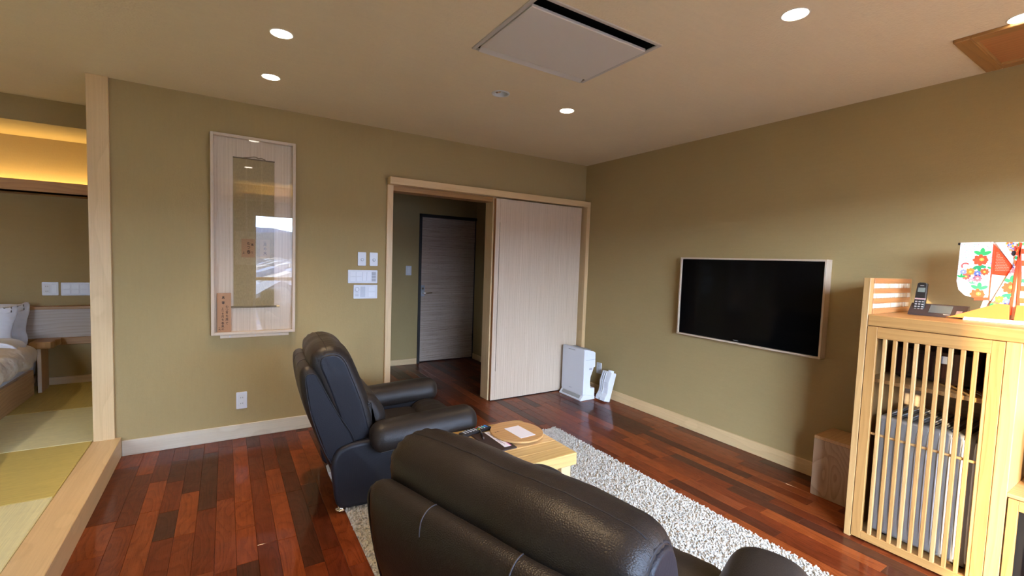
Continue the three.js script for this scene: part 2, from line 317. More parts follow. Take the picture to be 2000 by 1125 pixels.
// timber floor: planks along z, each its own mesh where the picture shows it
const floor = struct('floor');
struct('foundation', span(-7.12, 0.12, -0.3, -0.09, -2.03, 4.95, 0), M.outer);
part('subfloor', join([span(-2.72, -0.3, -0.09, -0.002, -2.03, -1.84, 0), span(-4.03, 0, -0.09, -0.016, -0.13, ZW, 0), span(-2.6, -0.44, -0.09, -0.016, -1.84, -0.13, 0)]), M.gap, floor);
{
  const r = rng(501), tones = [[0.150, 0.036, 0.012], [0.105, 0.024, 0.009], [0.205, 0.052, 0.016], [0.066, 0.018, 0.010], [0.205, 0.055, 0.016], [0.125, 0.028, 0.010], [0.060, 0.020, 0.012], [0.175, 0.046, 0.018]];
  const mats = tones.map(([a, b, c]) => phys({ color: lin(a * 1.12, b * 1.0, c * 0.85), map: T.jatoba, roughness: 0.35, specularIntensity: 0.12, clearcoat: 0.38, clearcoatRoughness: 0.05, bumpMap: softWrinkle, bumpScale: 0.0012 }));
  const PW = 0.0864, all = [], q = V();
  const seen = (x, y, z) => { q.set(x, y, z).project(camera); return Math.abs(q.x) < 1.02 && Math.abs(q.y) < 1.02 && q.z < 1; };
  for (let k = 0, x = -4.0774 + 0.0864; x < 0; k++, x += PW) {
    const x1 = Math.min(x + PW, 0), x0 = k ? x : -4.03, hall = x0 > -2.62 && x1 < -0.42;
    let z = (hall ? -1.86 : -0.13) - r() * 0.5;
    while (z < ZW) { const z1 = z + 0.24 + 0.62 * Math.pow(r(), 1.3); all.push([x0, x1, Math.max(z, hall ? -1.86 : -0.13), Math.min(z1, ZW), Math.floor(r() * 8), r()]); z = z1; }
  }
  const boards = [];
  for (const b of all) {
    const [x0, x1, z0, z1] = b; if (z1 - z0 < 0.03) continue;
    const cx = (x0 + x1) / 2, cz = (z0 + z1) / 2, under = cx > -2.86 && cx < -1.07 && cz > 0.98 && cz < 3.5, hid = (cz < -0.13 && (cx < -1.95 || cx > -0.46)) || (cx > -0.55 && cz > 2.95) || (cx > -1.1 && cx < -0.1 && cz < -0.13 && cx > -0.95);
    const vis = !under && !hid && [z0 + 0.03, cz, z1 - 0.03].some((t) => seen(cx, 0, t));
    b.rank = vis ? (z1 - z0) / ((cx - camera.position.x) ** 2 + (cz - camera.position.z) ** 2 + 2) : 0; boards.push(b);
  }
  boards.sort((a, b) => b.rank - a.rank);
  const rest = mats.map(() => []);
  boards.forEach((b, i) => {
    const [x0, x1, z0, z1, m, o] = b, g = span(x0 + 0.0004, x1 - 0.0004, -0.015, -o * 0.0004, z0 + 0.0004, z1 - 0.0004, 0.0011, 'z', o * 9);
    if (b.rank > 0 && i < 300) part('plank', g, mats[m], floor); else rest[m].push(g);
  });
  rest.forEach((l, m) => { if (l.length) part('hidden_planks', join(l), mats[m], floor).userData.kind = 'stuff'; });
}

// raised tatami room on the left: step beam, mats, post
const beam = struct('step_beam', span(-4.172, -4.026, 0, 0.131, 0.0, ZW, 0.003, 'z'), M.mapleWarm);
const post = struct('corner_post', span(-4.166, -4.058, 0.131, CEIL, -0.11, 0.022, 0.002, 'y'), M.mapleWarm);
const tatamiFloor = struct('floor_tatami');
part('tatami_base', span(-7, -4.172, -0.09, 0.085, -1.78, ZW, 0), M.gap, tatamiFloor);
{
  const rush = (s, along) => { const a = noise2(along ? 8 : 300, along ? 300 : 8, s), b = noise2(40, 40, s + 1); return tex(600, 600, (u, v) => { const k = 0.80 + 0.16 * (along ? a(u * 8, v * 300) : a(u * 300, v * 8)) + 0.06 * b(u * 40, v * 40); return [k, k, k * 0.96]; }, 1.2, 1.2); };
  const A = std({ color: lin(0.66, 0.53, 0.17), map: rush(601, true), bumpMap: rush(601, true), bumpScale: 0.001, roughness: 0.5 });
  const B = std({ color: lin(0.82, 0.77, 0.46), map: rush(603, false), bumpMap: rush(603, false), bumpScale: 0.001, roughness: 0.5 });
  const xs = [-4.174, -5.03, -5.886, -6.742, -7], zs = [-1.778, -0.868, -0.005, 0.80, 1.655, 2.51, 3.365, 4.22, ZW];
  for (let i = 0; i < 4; i++) for (let j = 0; j < 8; j++) part('tatami_mat', span(xs[i + 1] + 0.001, xs[i] - 0.001, 0.085, 0.131, zs[j] + 0.001, zs[j + 1] - 0.001, 0.004), (i + j) % 2 ? B : A, tatamiFloor);
}

// baseboards
struct('baseboard_back', span(-4.024, -2.25, 0, 0.107, 0, 0.012, 0.002), M.paleMaple);
struct('baseboard_right', span(-0.012, 0, 0, 0.10, 0.06, ZW, 0.002), M.mapleWarm);
struct('baseboard_hall', join([span(-2.6, -1.285, 0, 0.075, -1.78, -1.768, 0.002), span(-0.452, -0.44, 0, 0.075, -1.768, -0.13, 0.002)]), M.mapleWarm);
struct('baseboard_bedroom', span(-7, -4.165, 0.131, 0.20, -1.78, -1.768, 0.002), M.maple);

// casing of the wide opening, the header above it and the trim at the corner
const casing = struct('trim_1');
part('left_jamb', span(-2.248, -2.195, 0, 2.09, -0.13, 0.022, 0.002, 'y'), M.mapleWarm, casing);
part('head_rail', span(-2.248, -0.004, 2.03, 2.09, -0.002, 0.10, 0.002, 'x'), M.mapleWarm, casing);
part('track_lining', join([span(-2.195, -1.19, 1.985, 2.03, -0.13, 0.012, 0.002, 'x')]), M.hinoki, casing);
part('right_jamb', span(-1.20, -1.165, 0, 2.03, -0.13, 0.018, 0.002, 'y'), M.mapleWarm, casing);
part('corner_jamb', span(-0.05, -0.004, 0.0, 2.03, 0.0, 0.10, 0.002, 'y'), M.mapleWarm, casing);
const slide = struct('door_2');
{
  const veneer = M.doorVeneer;
  part('door_panel', join([span(-1.188, -1.142, 0.008, 2.018, 0.028, 0.062, 0.0015, 'y'), span(-1.136, -0.098, 0.008, 2.018, 0.028, 0.062, 0.0015, 'y'), span(-1.142, -1.136, 0.008, 0.30, 0.028, 0.062, 0, 'y'), span(-1.142, -1.136, 1.787, 2.018, 0.028, 0.062, 0, 'y')]), veneer, slide);
  part('finger_pull', span(-1.143, -1.135, 0.30, 1.787, 0.03, 0.052, 0, 'y'), M.gap, slide, 'long dark recessed finger pull');
  part('edge_band', span(-1.1895, -1.1875, 0.008, 2.018, 0.03, 0.06, 0, 'y'), M.cedarRed, slide);
  part('floor_gap', span(-1.185, -0.10, 0, 0.008, 0.035, 0.055, 0), M.gap, slide);
}
// hall door
const hallDoor = struct('door_1');
part('door_frame', join([span(-1.277, -1.243, 0, 1.988, -1.86, -1.762, 0.002), span(-0.432, -0.391, 0, 1.988, -1.86, -1.755, 0.002), span(-1.277, -0.391, 1.952, 1.988, -1.86, -1.762, 0.002)]), M.darkFrame, hallDoor);
part('door_leaf', span(-1.241, -0.434, 0.012, 1.95, -1.862, -1.825, 0.002, 'x'), M.zebra, hallDoor);
part('lock_plate', span(-1.232, -1.172, 0.895, 1.045, -1.826, -1.814, 0.003), M.steel, hallDoor, 'brushed steel lock plate');
part('keyhole', cyl(0.012, 0.012, 0.006, 20).rotateX(Math.PI / 2).translate(-1.202, 1.0, -1.813), M.chrome, hallDoor);
part('door_lever', join([cyl(0.009, 0.011, 0.05, 16).rotateX(Math.PI / 2).translate(-1.20, 0.94, -1.79), tube([[-1.20, 0.94, -1.768], [-1.17, 0.942, -1.762], [-1.12, 0.944, -1.764], [-1.085, 0.946, -1.776]], 0.008, 20, 10)]), M.chrome, hallDoor, 'chrome lever handle');
part('hinge', join([span(-0.438, -0.426, 0.25, 0.35, -1.826, -1.816, 0.002), span(-0.438, -0.426, 1.55, 1.65, -1.826, -1.816, 0.002)]), M.darkFrame, hallDoor);

// windows
const win1 = struct('window_1');
{
  const fr = (x0, x1, y0, y1, z, w, d) => join([span(x0, x0 + w, y0, y1, z, z + d, 0.002), span(x1 - w, x1, y0, y1, z, z + d, 0.002), span(x0, x1, y0, y0 + w, z, z + d, 0.002), span(x0, x1, y1 - w, y1, z, z + d, 0.002)]);
  part('window_frame', fr(-3.05, -0.5, 0.06, 2.06, ZW + 0.03, 0.018, 0.10), M.alu, win1);
  part('sash', fr(-3.035, -1.73, 0.075, 2.045, ZW + 0.09, 0.035, 0.025), M.alu, win1);
  part('sash', fr(-1.77, -0.515, 0.075, 2.045, ZW + 0.055, 0.035, 0.025), M.alu, win1);
  part('pane', new THREE.PlaneGeometry(1.24, 1.9).translate(-2.3825, 1.06, ZW + 0.10), M.windowGlass, win1);
  part('pane', new THREE.PlaneGeometry(1.19, 1.9).translate(-1.1425, 1.06, ZW + 0.067), M.windowGlass, win1);
  const win2 = struct('window_2');
  part('window_frame', fr(-6.7, -5.3, 0.20, 2.06, ZW + 0.03, 0.022, 0.10), M.alu, win2);
  part('sash', fr(-6.68, -5.98, 0.22, 2.04, ZW + 0.09, 0.035, 0.025), M.alu, win2);
  part('sash', fr(-6.02, -5.32, 0.22, 2.04, ZW + 0.055, 0.035, 0.025), M.alu, win2);
  part('pane', new THREE.PlaneGeometry(0.64, 1.76).translate(-6.33, 1.13, ZW + 0.10), M.windowGlass, win2);
  part('pane', new THREE.PlaneGeometry(0.64, 1.76).translate(-5.67, 1.13, ZW + 0.067), M.windowGlass, win2);
}

// ---------------------------------------------------------------- lamps in the ceiling and coves
{
  const glow = std({ color: lin(1, 0.95, 0.85), emissive: lin(1.0, 0.90, 0.74), emissiveIntensity: 14 }), rim = std({ color: lin(0.80, 0.76, 0.68), roughness: 0.4 }), cone = std({ color: lin(0.75, 0.72, 0.66), roughness: 0.25, metalness: 0.3 });
  const labels = ['lit downlight in the ceiling, nearer of the pair above the tall scroll case', 'lit downlight in the ceiling close to the back wall, farther of the pair', 'lit downlight in the ceiling near the corner between sliding door and television', 'lit downlight in the ceiling alone right of the air conditioner panel', 'lit downlight cut by the right edge of the picture, beside the wooden ceiling hatch', 'lit downlight above the viewer, seen mirrored in the scroll case glass'];
  LAMPS.forEach(([x, z], i) => {
    const o = thing('downlight', labels[i], 'downlight', [x, CEIL, z], 0, 'recessed downlights');
    part('trim_ring', lathe([[0.049, 0.02], [0.049, 0.0], [0.0505, -0.0022], [0.054, -0.0022], [0.056, -0.0008], [0.056, 0.0]], 40), rim, o);
    part('reflector', lathe([[0.0485, 0.0], [0.044, 0.02], [0.042, 0.05], [0.0, 0.052]], 40), cone, o);
    part('lamp', lathe([[0.0, -0.0050], [0.02, -0.0049], [0.038, -0.0045], [0.0435, -0.0032], [0.044, 0.004], [0.0, 0.016]], 40), glow, o, 'glowing lamp face');
    const s = new THREE.SpotLight(lin(1, 0.70, 0.40), LAMP_GAIN, 0, 0.66, 0.9, 2);
    s.position.set(0, -0.016, 0); s.target.position.set(0, -2.5, 0); s.castShadow = true; s.shadow.radius = 3; s.shadow.mapSize.set(1024, 1024); o.add(s, s.target);
  });
  { // the bedroom's own lamp, over the far side of the bed
    const b = thing('bedroom_downlight', 'lit downlight over the bed in the raised tatami room', 'downlight', [-5.75, CEIL, 0.35]);
    part('trim_ring', lathe([[0.046, -0.001], [0.046, -0.005], [0.056, -0.005], [0.058, -0.001], [0.046, -0.001]], 40), rim, b);
    part('lamp', lathe([[0.0, -0.0045], [0.04, -0.0035], [0.046, -0.001], [0.0, -0.0005]], 40), glow, b);
    const s = new THREE.SpotLight(lin(1, 0.84, 0.62), LAMP_GAIN * 1.0, 0, 1.0, 0.8, 2); s.position.set(0, -0.016, 0); s.target.position.set(0, -2.5, 0); s.castShadow = true; s.shadow.radius = 3; b.add(s, s.target);
  }
  const o = thing('adjustable_downlight', 'unlit adjustable downlight with a silvery reflector set in the ceiling', 'downlight', [SPARE[0], CEIL, SPARE[1]]);
  part('trim_ring', lathe([[0.049, 0.02], [0.047, 0.0], [0.049, -0.005], [0.057, -0.005], [0.060, -0.0008], [0.060, 0.0]], 40), M.whiteMatt, o);
  part('reflector', lathe([[0.0468, 0.0], [0.044, 0.03], [0.040, 0.055], [0.0, 0.056]], 40), M.whiteMatt, o);
  part('lamp', lathe([[0.0, 0.012], [0.014, 0.014], [0.024, 0.022], [0.030, 0.04], [0.0, 0.042]], 28).rotateZ(0.35).translate(-0.008, -0.012, 0), M.chrome, o, 'silver lamp capsule');
}
// light shelf over the bed, and the lit pelmet ledge over the window
{
  const led = std({ color: lin(1, 0.85, 0.5), emissive: lin(1.0, 0.72, 0.30), emissiveIntensity: 4 });
  const o = thing('light_shelf', 'wooden wall shelf over the bed with a hidden warm light strip', 'light shelf', [-5.58, 0, 0]);
  part('shelf_board', span(-1.42, 1.40, 1.85, 1.87, -1.778, -1.58, 0.002, 'x'), M.hinoki, o);
  part('front_board', span(-1.42, 1.40, 1.85, 1.962, -1.604, -1.58, 0.002, 'x'), M.bedWood, o);
  part('light_strip', span(-1.40, 1.38, 1.872, 1.884, -1.72, -1.70, 0.001), led, o);
  const a = new THREE.RectAreaLight(lin(1.0, 0.70, 0.28), COVE_GAIN, 2.78, 0.02); a.position.set(0, 1.886, -1.71); a.lookAt(0, 5, -1.71); o.add(a);
  const p = thing('pelmet_ledge', 'wooden ledge above the big window with a warm light strip', 'light shelf', [-1.95, 0, 0]);
  part('ledge_board', span(-1.25, 1.90, 2.24, 2.26, 4.55, 4.748, 0.002, 'x'), M.hinoki, p);
  part('front_board', span(-1.25, 1.90, 2.24, 2.335, 4.53, 4.55, 0.002, 'x'), M.hinoki, p);
  part('light_strip', span(-1.2, 1.85, 2.262, 2.272, 4.66, 4.68, 0.001), led, p);
  const b = new THREE.RectAreaLight(lin(1.0, 0.70, 0.28), COVE_GAIN * 2, 3.05, 0.02); b.position.set(0.32, 2.274, 4.67); b.lookAt(0.32, 6, 4.67); p.add(b);
}
// ceiling air conditioner
{
  const o = thing('air_conditioner', 'large flat air conditioner panel set in the ceiling with a black air slot', 'air conditioner');
  const [x0, x1, z0, z1] = AC, face = std({ color: lin(0.70, 0.66, 0.62), roughness: 0.5 }), edge = std({ color: lin(0.55, 0.51, 0.47), roughness: 0.45 });
  part('frame', join([span(x0, x0 + 0.022, CEIL - 0.006, CEIL + 0.004, z0, z1, 0.002), span(x1 - 0.022, x1, CEIL - 0.006, CEIL + 0.004, z0, z1, 0.003), span(x0 + 0.022, x1 - 0.022, CEIL - 0.006, CEIL + 0.004, z0, z0 + 0.012, 0.002), span(x0 + 0.022, x1 - 0.022, CEIL - 0.006, CEIL + 0.004, z1 - 0.018, z1, 0.002)]), edge, o);
  part('panel', span(x0 + 0.026, x1 - 0.026, CEIL - 0.010, CEIL + 0.006, 1.828, 2.281, 0.003), face, o);
  part('air_flap', cbox(0.685, 0.006, 0.05, 0.002).rotateX(-0.45).translate((x0 + x1) / 2, CEIL - 0.002, 1.806), std({ color: lin(0.60, 0.57, 0.53), roughness: 0.4 }), o);
  part('inner_box', join([span(x0 + 0.02, x1 - 0.02, CEIL + 0.13, CEIL + 0.14, z0 + 0.015, z1 - 0.015, 0), span(x0 + 0.018, x0 + 0.022, CEIL + 0.002, CEIL + 0.14, z0 + 0.015, z1 - 0.015, 0), span(x1 - 0.022, x1 - 0.018, CEIL + 0.002, CEIL + 0.14, z0 + 0.015, z1 - 0.015, 0), span(x0 + 0.02, x1 - 0.02, CEIL + 0.002, CEIL + 0.14, z0 + 0.012, z0 + 0.017, 0), span(x0 + 0.02, x1 - 0.02, CEIL + 0.002, CEIL + 0.14, z1 - 0.017, z1 - 0.013, 0)]), M.blackMatt, o);
}
// ceiling hatch
{
  const o = thing('ceiling_hatch', 'square wooden framed hatch in the ceiling above the lattice cabinet', 'hatch');
  const x0 = -0.582, x1 = -0.05, z0 = 3.172, z1 = 3.70, w = 0.06, y0 = CEIL - 0.016;
  for (const b of [[x0, x1, z0, z0 + w, 'x'], [x0, x1, z1 - w, z1, 'x'], [x0, x0 + w, z0 + w, z1 - w, 'z'], [x1 - w, x1, z0 + w, z1 - w, 'z']]) part('frame_rail', span(b[0], b[1], y0, CEIL + 0.002, b[2], b[3], 0.003, b[4]), M.hinoki, o);
  part('hatch_board', span(x0 + w, x1 - w, CEIL - 0.004, CEIL + 0.002, z0 + w, z1 - w, 0.001, 'z'), M.cedarRed, o);
  part('inner_bead', join([span(x0 + w, x1 - w, y0 + 0.004, CEIL, z0 + w, z0 + w + 0.008, 0.001), span(x0 + w, x0 + w + 0.008, y0 + 0.004, CEIL, z0 + w, z1 - w, 0.001), span(x1 - w - 0.008, x1 - w, y0 + 0.004, CEIL, z0 + w, z1 - w, 0.001)]), M.hinokiLight, o);
}

// ---------------------------------------------------------------- recliner chairs (local: faces +x, its right side is +z)
{
  const wn = noise2(64, 64, 701), wn2 = noise2(64, 64, 702);
  const wr = (amp, fa, ft, ph = 0) => (a, b, t) => amp * (wn((a + b) * fa + 7 + ph, t * ft + 11) - 0.5) + 0.5 * amp * (wn2((a - b) * fa * 2.3 + 5, t * ft * 2.1 + ph) - 0.5);
  const o = thing('recliner_chair', 'dark brown leather recliner chair by the back wall, seen from its side', 'armchair', [-2.60, 0.012, 1.10], -0.05, 'pair of dark leather recliners');
  // rear shell, leaning back, rolled over at the top
  const shell = [[-0.480, 0.75], [-0.462, 0.61], [-0.405, 0.434], [-0.355, 0.30], [-0.315, 0.20], [-0.29, 0.13], [-0.24, 0.14], [-0.205, 0.24], [-0.20, 0.36], [-0.29, 0.56], [-0.36, 0.70], [-0.392, 0.765], [-0.418, 0.793], [-0.45, 0.802], [-0.474, 0.787]];
  const shellGeo = pad(shell, 0.305, 0.045, { n: 96, mid: 24, puff: 0.006, wrinkle: wr(0.003, 6, 5) });
  part('back_shell', shellGeo, M.leather, o);
  const inset = [[-0.458, 0.752], [-0.452, 0.765], [-0.430, 0.772], [-0.408, 0.764], [-0.398, 0.745], [-0.31, 0.565], [-0.205, 0.355], [-0.275, 0.20], [-0.345, 0.305], [-0.43, 0.56]];
  for (const s of [-1, 1]) { part('shell_side_panel', prism(inset, 0.014, 'xy', 0.004).translate(0, 0, s * 0.302), M.leatherSide, o, 'smooth inset leather side panel'); part('shell_piping', tube(inset.map(([a, b]) => [a, b, s * 0.3085]), 0.0035, 80, 6, true), M.thread, o); }
  for (const t of [-0.108, 0.108]) part('roll_seam', tube(padRing(shellGeo, t, [-0.480, 0.755], [-0.405, 0.785]), 0.0017, 40, 6), M.threadLight, o);
  // back cushion with boxed sides, and lumbar pad
  const cush = [[-0.265, 0.35], [-0.33, 0.54], [-0.39, 0.71], [-0.424, 0.80], [-0.422, 0.855], [-0.387, 0.893], [-0.33, 0.905], [-0.27, 0.888], [-0.225, 0.838], [-0.19, 0.755], [-0.155, 0.665], [-0.125, 0.58], [-0.10, 0.48], [-0.085, 0.39], [-0.13, 0.345], [-0.20, 0.33]];
  const tuck = (a, b, t) => { const e = smooth(0.20, 0.285, Math.abs(t)), top = smooth(0.76, 0.88, b); return wr(0.008, 5, 7)(a, b, t) - e * top * 0.006 * Math.max(0, Math.sin(Math.atan2(b - 0.83, a + 0.32) * 17)) - 0.004 * Math.exp(-(((a + 0.35) / 0.012) ** 2)) * smooth(0.83, 0.89, b) + 0.0035 * top * (wn(t * 60, a * 9 + 3) - 0.5) * Math.exp(-(((a + 0.32) / 0.05) ** 2)); };
  const cushGeo = pad(cush, 0.298, 0.045, { n: 96, mid: 40, round: true, puff: 0.013, wrinkle: tuck });
  part('back_cushion', cushGeo, M.leather, o);
  const side = profilePoints(cush, -0.058, 60);
  for (const s of [-1, 1]) {
    part('cushion_side_panel', pad(profilePoints(cush, -0.037, 40), 0.012, 0.011, { n: 72, mid: 2, place: (a, b, t) => [a, b, t + s * 0.291], wrinkle: wr(0.003, 8, 3) }), M.leatherSide, o, 'boxed end panel of the back cushion');
    part('cushion_piping', tube(profilePoints(cush, -0.034, 60).map(([a, b]) => [a, b, s * 0.292]), 0.0042, 120, 6, true), M.thread, o);
  }
  part('top_seam', tube(padLine(cushGeo, -0.35, 0.902, -0.285, 0.285), 0.0021, 120, 6), M.thread, o, 'stitched seam along the cushion top');
  const lumbar = [[-0.15, 0.60], [-0.105, 0.60], [-0.06, 0.55], [-0.03, 0.48], [-0.035, 0.40], [-0.08, 0.355], [-0.14, 0.40], [-0.16, 0.50]];
  part('lumbar_cushion', pad(lumbar, 0.285, 0.05, { n: 56, mid: 20, puff: 0.01, wrinkle: wr(0.008, 6, 8, 3) }), M.leather, o);
  // seat in two pads
  const seat = [[-0.16, 0.24], [0.27, 0.24], [0.295, 0.29], [0.28, 0.33], [0.20, 0.340], [0.0, 0.333], [-0.14, 0.33], [-0.17, 0.28]];
  part('seat_cushion', pad(seat, 0.262, 0.03, { n: 64, mid: 24, puff: 0.012, wrinkle: wr(0.007, 7, 7, 9) }), M.leather, o);
  const front = [[0.275, 0.18], [0.30, 0.10], [0.40, 0.085], [0.475, 0.11], [0.505, 0.20], [0.512, 0.29], [0.48, 0.355], [0.40, 0.383], [0.32, 0.372], [0.283, 0.33]];
  part('footrest_pad', pad(front, 0.262, 0.035, { n: 64, mid: 30, puff: 0.01, wrinkle: (a, b, t) => wr(0.010, 4, 16, 13)(a, b, t) }), M.leather, o);
  // arms: rolled, rising a little towards the front
  for (const s of [-1, 1]) {
    const arm = [[-0.07, 0.352], [0.0, 0.345], [0.07, 0.352], [0.096, 0.39], [0.094, 0.44], [0.062, 0.485], [0.0, 0.50], [-0.062, 0.485], [-0.094, 0.44], [-0.096, 0.39]];
    const g = pad(arm, 0.315, 0.065, { n: 56, mid: 16, puff: 0.004, wrinkle: wr(0.004, 6, 5, s * 3), place: (a, b, t) => [t + 0.185, b - 0.010 + t * 0.055, a + s * 0.352], flip: true });
    const armMesh = part('armrest', g, M.leather, o);
    part('arm_piping', tube(Array.from({ length: 29 }, (_, i) => { const k = (i / 28) * 2 - 1; return [0.185 + k * 0.275, 0.356 + k * 0.275 * 0.055, s * (0.352 + 0.0985)]; }), 0.0032, 40, 6), M.thread, armMesh);
    // base side: arched panel under the arm
    const base = [[-0.285, 0.02], [-0.315, 0.16], [-0.322, 0.27], [-0.298, 0.335], [-0.235, 0.363], [-0.12, 0.372], [0.40, 0.376], [0.44, 0.34], [0.45, 0.10], [0.42, 0.03], [0.30, 0.012], [-0.20, 0.008]];
    part('base_side', pad(base, 0.040, 0.022, { n: 90, mid: 3, puff: 0.003, place: (a, b, t) => [a, b, t + s * 0.300] }), M.leatherSide, o);
  }
  part('base_box', span(-0.27, 0.30, 0.03, 0.30, -0.265, 0.265, 0.01), M.black, o);
  part('rear_bracket', pad([[-0.345, 0.245], [-0.33, 0.25], [-0.305, 0.21], [-0.272, 0.15], [-0.28, 0.14], [-0.315, 0.175]], 0.055, 0.008, { n: 32, mid: 3, place: (a, b, t) => [a + 0.012, b * 0.8 - 0.005, t + 0.20] }), M.whiteMatt, o, 'white curved plastic bracket at the rear');
  for (const [x, z] of [[-0.272, 0.305], [-0.10, -0.25], [0.36, 0.29], [0.36, -0.29]]) part('foot', lathe([[0, 0], [0.026, 0], [0.030, 0.004], [0.030, 0.010], [0.018, 0.016], [0.015, 0.04], [0, 0.04]], 28).translate(x, -0.008, z), M.chrome, o, 'round chrome foot');
  const near = copyOf(o, 'dark brown leather recliner chair nearest the viewer, seen from behind', [-2.535, 0.012, 2.95], 0.315);
  near.scale.set(1.02, 1.015, 1.24);   // the wider model of the two
}

// ---------------------------------------------------------------- rug, table and what lies on it
{
  const x0 = -2.87, x1 = -1.05, z0 = 0.95, z1 = 3.55;
  const base = std({ color: lin(0.40, 0.385, 0.34), roughness: 0.95 }), yarn = std({ color: lin(0.56, 0.545, 0.50), roughness: 0.95 });
  const o = thing('rug', 'cream shaggy rectangular rug under the leather chairs and the low table', 'rug');
  part('rug_backing', span(x0, x1, 0.0005, 0.007, z0, z1, 0.002), base, o);
  const N = 62000, r = rng(801), im = new THREE.InstancedMesh(new THREE.IcosahedronGeometry(1, 0), yarn, N), m = new THREE.Matrix4(), q = new THREE.Quaternion(), e = new THREE.Euler(), c = new THREE.Color();
  for (let i = 0; i < N; i++) {
    const x = lerp(x0 + 0.001, x1 - 0.001, r()), z = lerp(z0 + 0.001, z1 - 0.001, r());
    e.set(r() * 6.3, r() * 6.3, r() * 6.3); q.setFromEuler(e); const s = 0.0034 + r() * 0.003;
    m.compose(V(x, 0.0085 + r() * 0.0075, z), q, V(s * (1.3 + r()), s * 0.85, s * 0.85)); im.setMatrixAt(i, m);
    const k = 0.70 + 0.3 * r(); im.setColorAt(i, c.setRGB(k, k * (0.985 + 0.02 * r()), k * (0.95 + 0.05 * r())));
  }
  im.name = 'pile'; im.castShadow = im.receiveShadow = true; im.userData.kind = 'stuff'; o.add(im);
}
{
  const X0 = -2.47, X1 = -1.830, Z0 = 1.556, Z1 = 2.126, Y0 = 0.335, Y1 = 0.40;
  const o = thing('coffee_table', 'low thick maple coffee table with rounded corners on the cream rug', 'table', [0, 0, 0]);
  const r = rng(811), n = 6;   // the top is glued up from six strips of differing tone
  for (let i = 0; i < n; i++) {
    const a = lerp(Z0, Z1, i / n), b = lerp(Z0, Z1, (i + 1) / n), k = 0.80 + 0.28 * r(), mat = wood(T.cedar, 0.84 * k, 0.58 * k, 0.25 * k * k, 0.25, { clearcoat: 0.6, clearcoatRoughness: 0.12 });
    let g;
    if (i === 0) { const R = 0.05, pts = []; for (let j = 0; j <= 6; j++) { const t = j / 6 * Math.PI / 2; pts.push([X1 - R + R * Math.sin(t), a + R - R * Math.cos(t)]); } pts.push([X1, b], [X0, b]); for (let j = 0; j <= 6; j++) { const t = j / 6 * Math.PI / 2; pts.push([X0 + R - R * Math.cos(t), a + R - R * Math.sin(t)]); } g = prism(pts, Y1 - Y0, 'xz', 0.003, 'x').translate(0, (Y0 + Y1) / 2, 0); }
    else g = span(X0, X1, Y0, Y1, a, b, 0.0025, 'x');
    part('top_board', g, mat, o);
  }
  for (const [x, z] of [[X0 + 0.07, Z0 + 0.07], [X1 - 0.055, Z0 + 0.07], [X0 + 0.07, Z1 - 0.05], [X1 - 0.055, Z1 - 0.05]]) part('leg', span(x - 0.032, x + 0.032, 0.012, Y0, z - 0.032, z + 0.032, 0.004, 'y'), M.mapleWarm, o);
  for (const z of [Z1 - 0.055, Z0 + 0.065]) part('apron', span(X0 + 0.1, X1 - 0.09, 0.27, Y0, z - 0.01, z + 0.01, 0.002), M.mapleWarm, o);
  // round board and paper
  const bd = thing('round_board', 'round thin wooden board lying on the low table under the white card', 'board', [-1.985, Y1 + 0.0095, 1.765]);
  part('disc', lathe([[0, 0.0005], [0.148, 0.0005], [0.153, 0.003], [0.154, 0.009], [0.151, 0.0125], [0, 0.0125]], 64).scale(1, 1, 1.06), M.board, bd);
  const discUV = bd.children[0].geometry; bd.children[0].geometry = metreUV(discUV, 'x', 2.3); bd.children[0].geometry.computeVertexNormals();
  for (const [a, b] of [[0.10, 0.0], [0.03, 0.11], [0.03, -0.11], [-0.02, 0.0]]) part('rubber_foot', cyl(0.006, 0.006, 0.0095, 12).translate(a, -0.0045, b), M.black, bd);
  const brand = print(128, 64, (x, w, h) => { x.clearRect(0, 0, w, h); x.strokeStyle = '#4a2a14'; x.lineWidth = 5; x.lineCap = 'round'; for (const [a, b, c, d] of [[18, 20, 40, 16], [26, 12, 24, 46], [16, 34, 44, 30], [66, 16, 92, 14], [78, 10, 76, 34], [64, 30, 96, 28], [70, 40, 88, 48]]) { x.beginPath(); x.moveTo(a, b); x.quadraticCurveTo((a + c) / 2 + 2, (b + d) / 2 - 3, c, d); x.stroke(); } });
  part('burnt_mark', new THREE.PlaneGeometry(0.05, 0.025).rotateX(-Math.PI / 2).rotateY(0.25).translate(-0.11, 0.0131, -0.035), std({ map: brand, transparent: true, roughness: 0.6 }), bd);
  single('paper_card', cbox(0.104, 0.0012, 0.168, 0.0003).rotateY(0.06).translate(-1.978, Y1 + 0.0230, 1.785), M.paper, 'small blank white paper card on the round wooden board', 'card');
  // remote control
  const rc = thing('remote_control', 'long black television remote control with coloured buttons on the low table', 'remote', [-2.19, Y1, 1.635], 0.22);
  part('case', pad([[-0.023, 0.003], [0, 0], [0.023, 0.003], [0.0255, 0.012], [0.021, 0.021], [0, 0.023], [-0.021, 0.021], [-0.0255, 0.012]], 0.11, 0.012, { n: 40, mid: 4, place: (a, b, t) => [t, b, a], flip: true }), M.black, rc);
  const keys = [lin(0.42, 0.42, 0.42), lin(0.02, 0.16, 0.5), lin(0.5, 0.05, 0.03), lin(0.02, 0.32, 0.09), lin(0.6, 0.5, 0.03), lin(0.02, 0.4, 0.36)].map((c) => std({ color: c, roughness: 0.5 }));
  for (let i = 0; i < 9; i++) for (let j = 0; j < 3; j++) { const k = i === 5 ? [2, 3, 4][j] : i === 7 ? (j === 1 ? 5 : 0) : i === 8 ? 1 : 0; part('button', cbox(i === 7 && j === 1 ? 0.016 : 0.010, 0.003, 0.008, 0.001).translate(-0.085 + i * 0.0205, 0.0238, (j - 1) * 0.013), keys[k], rc); }
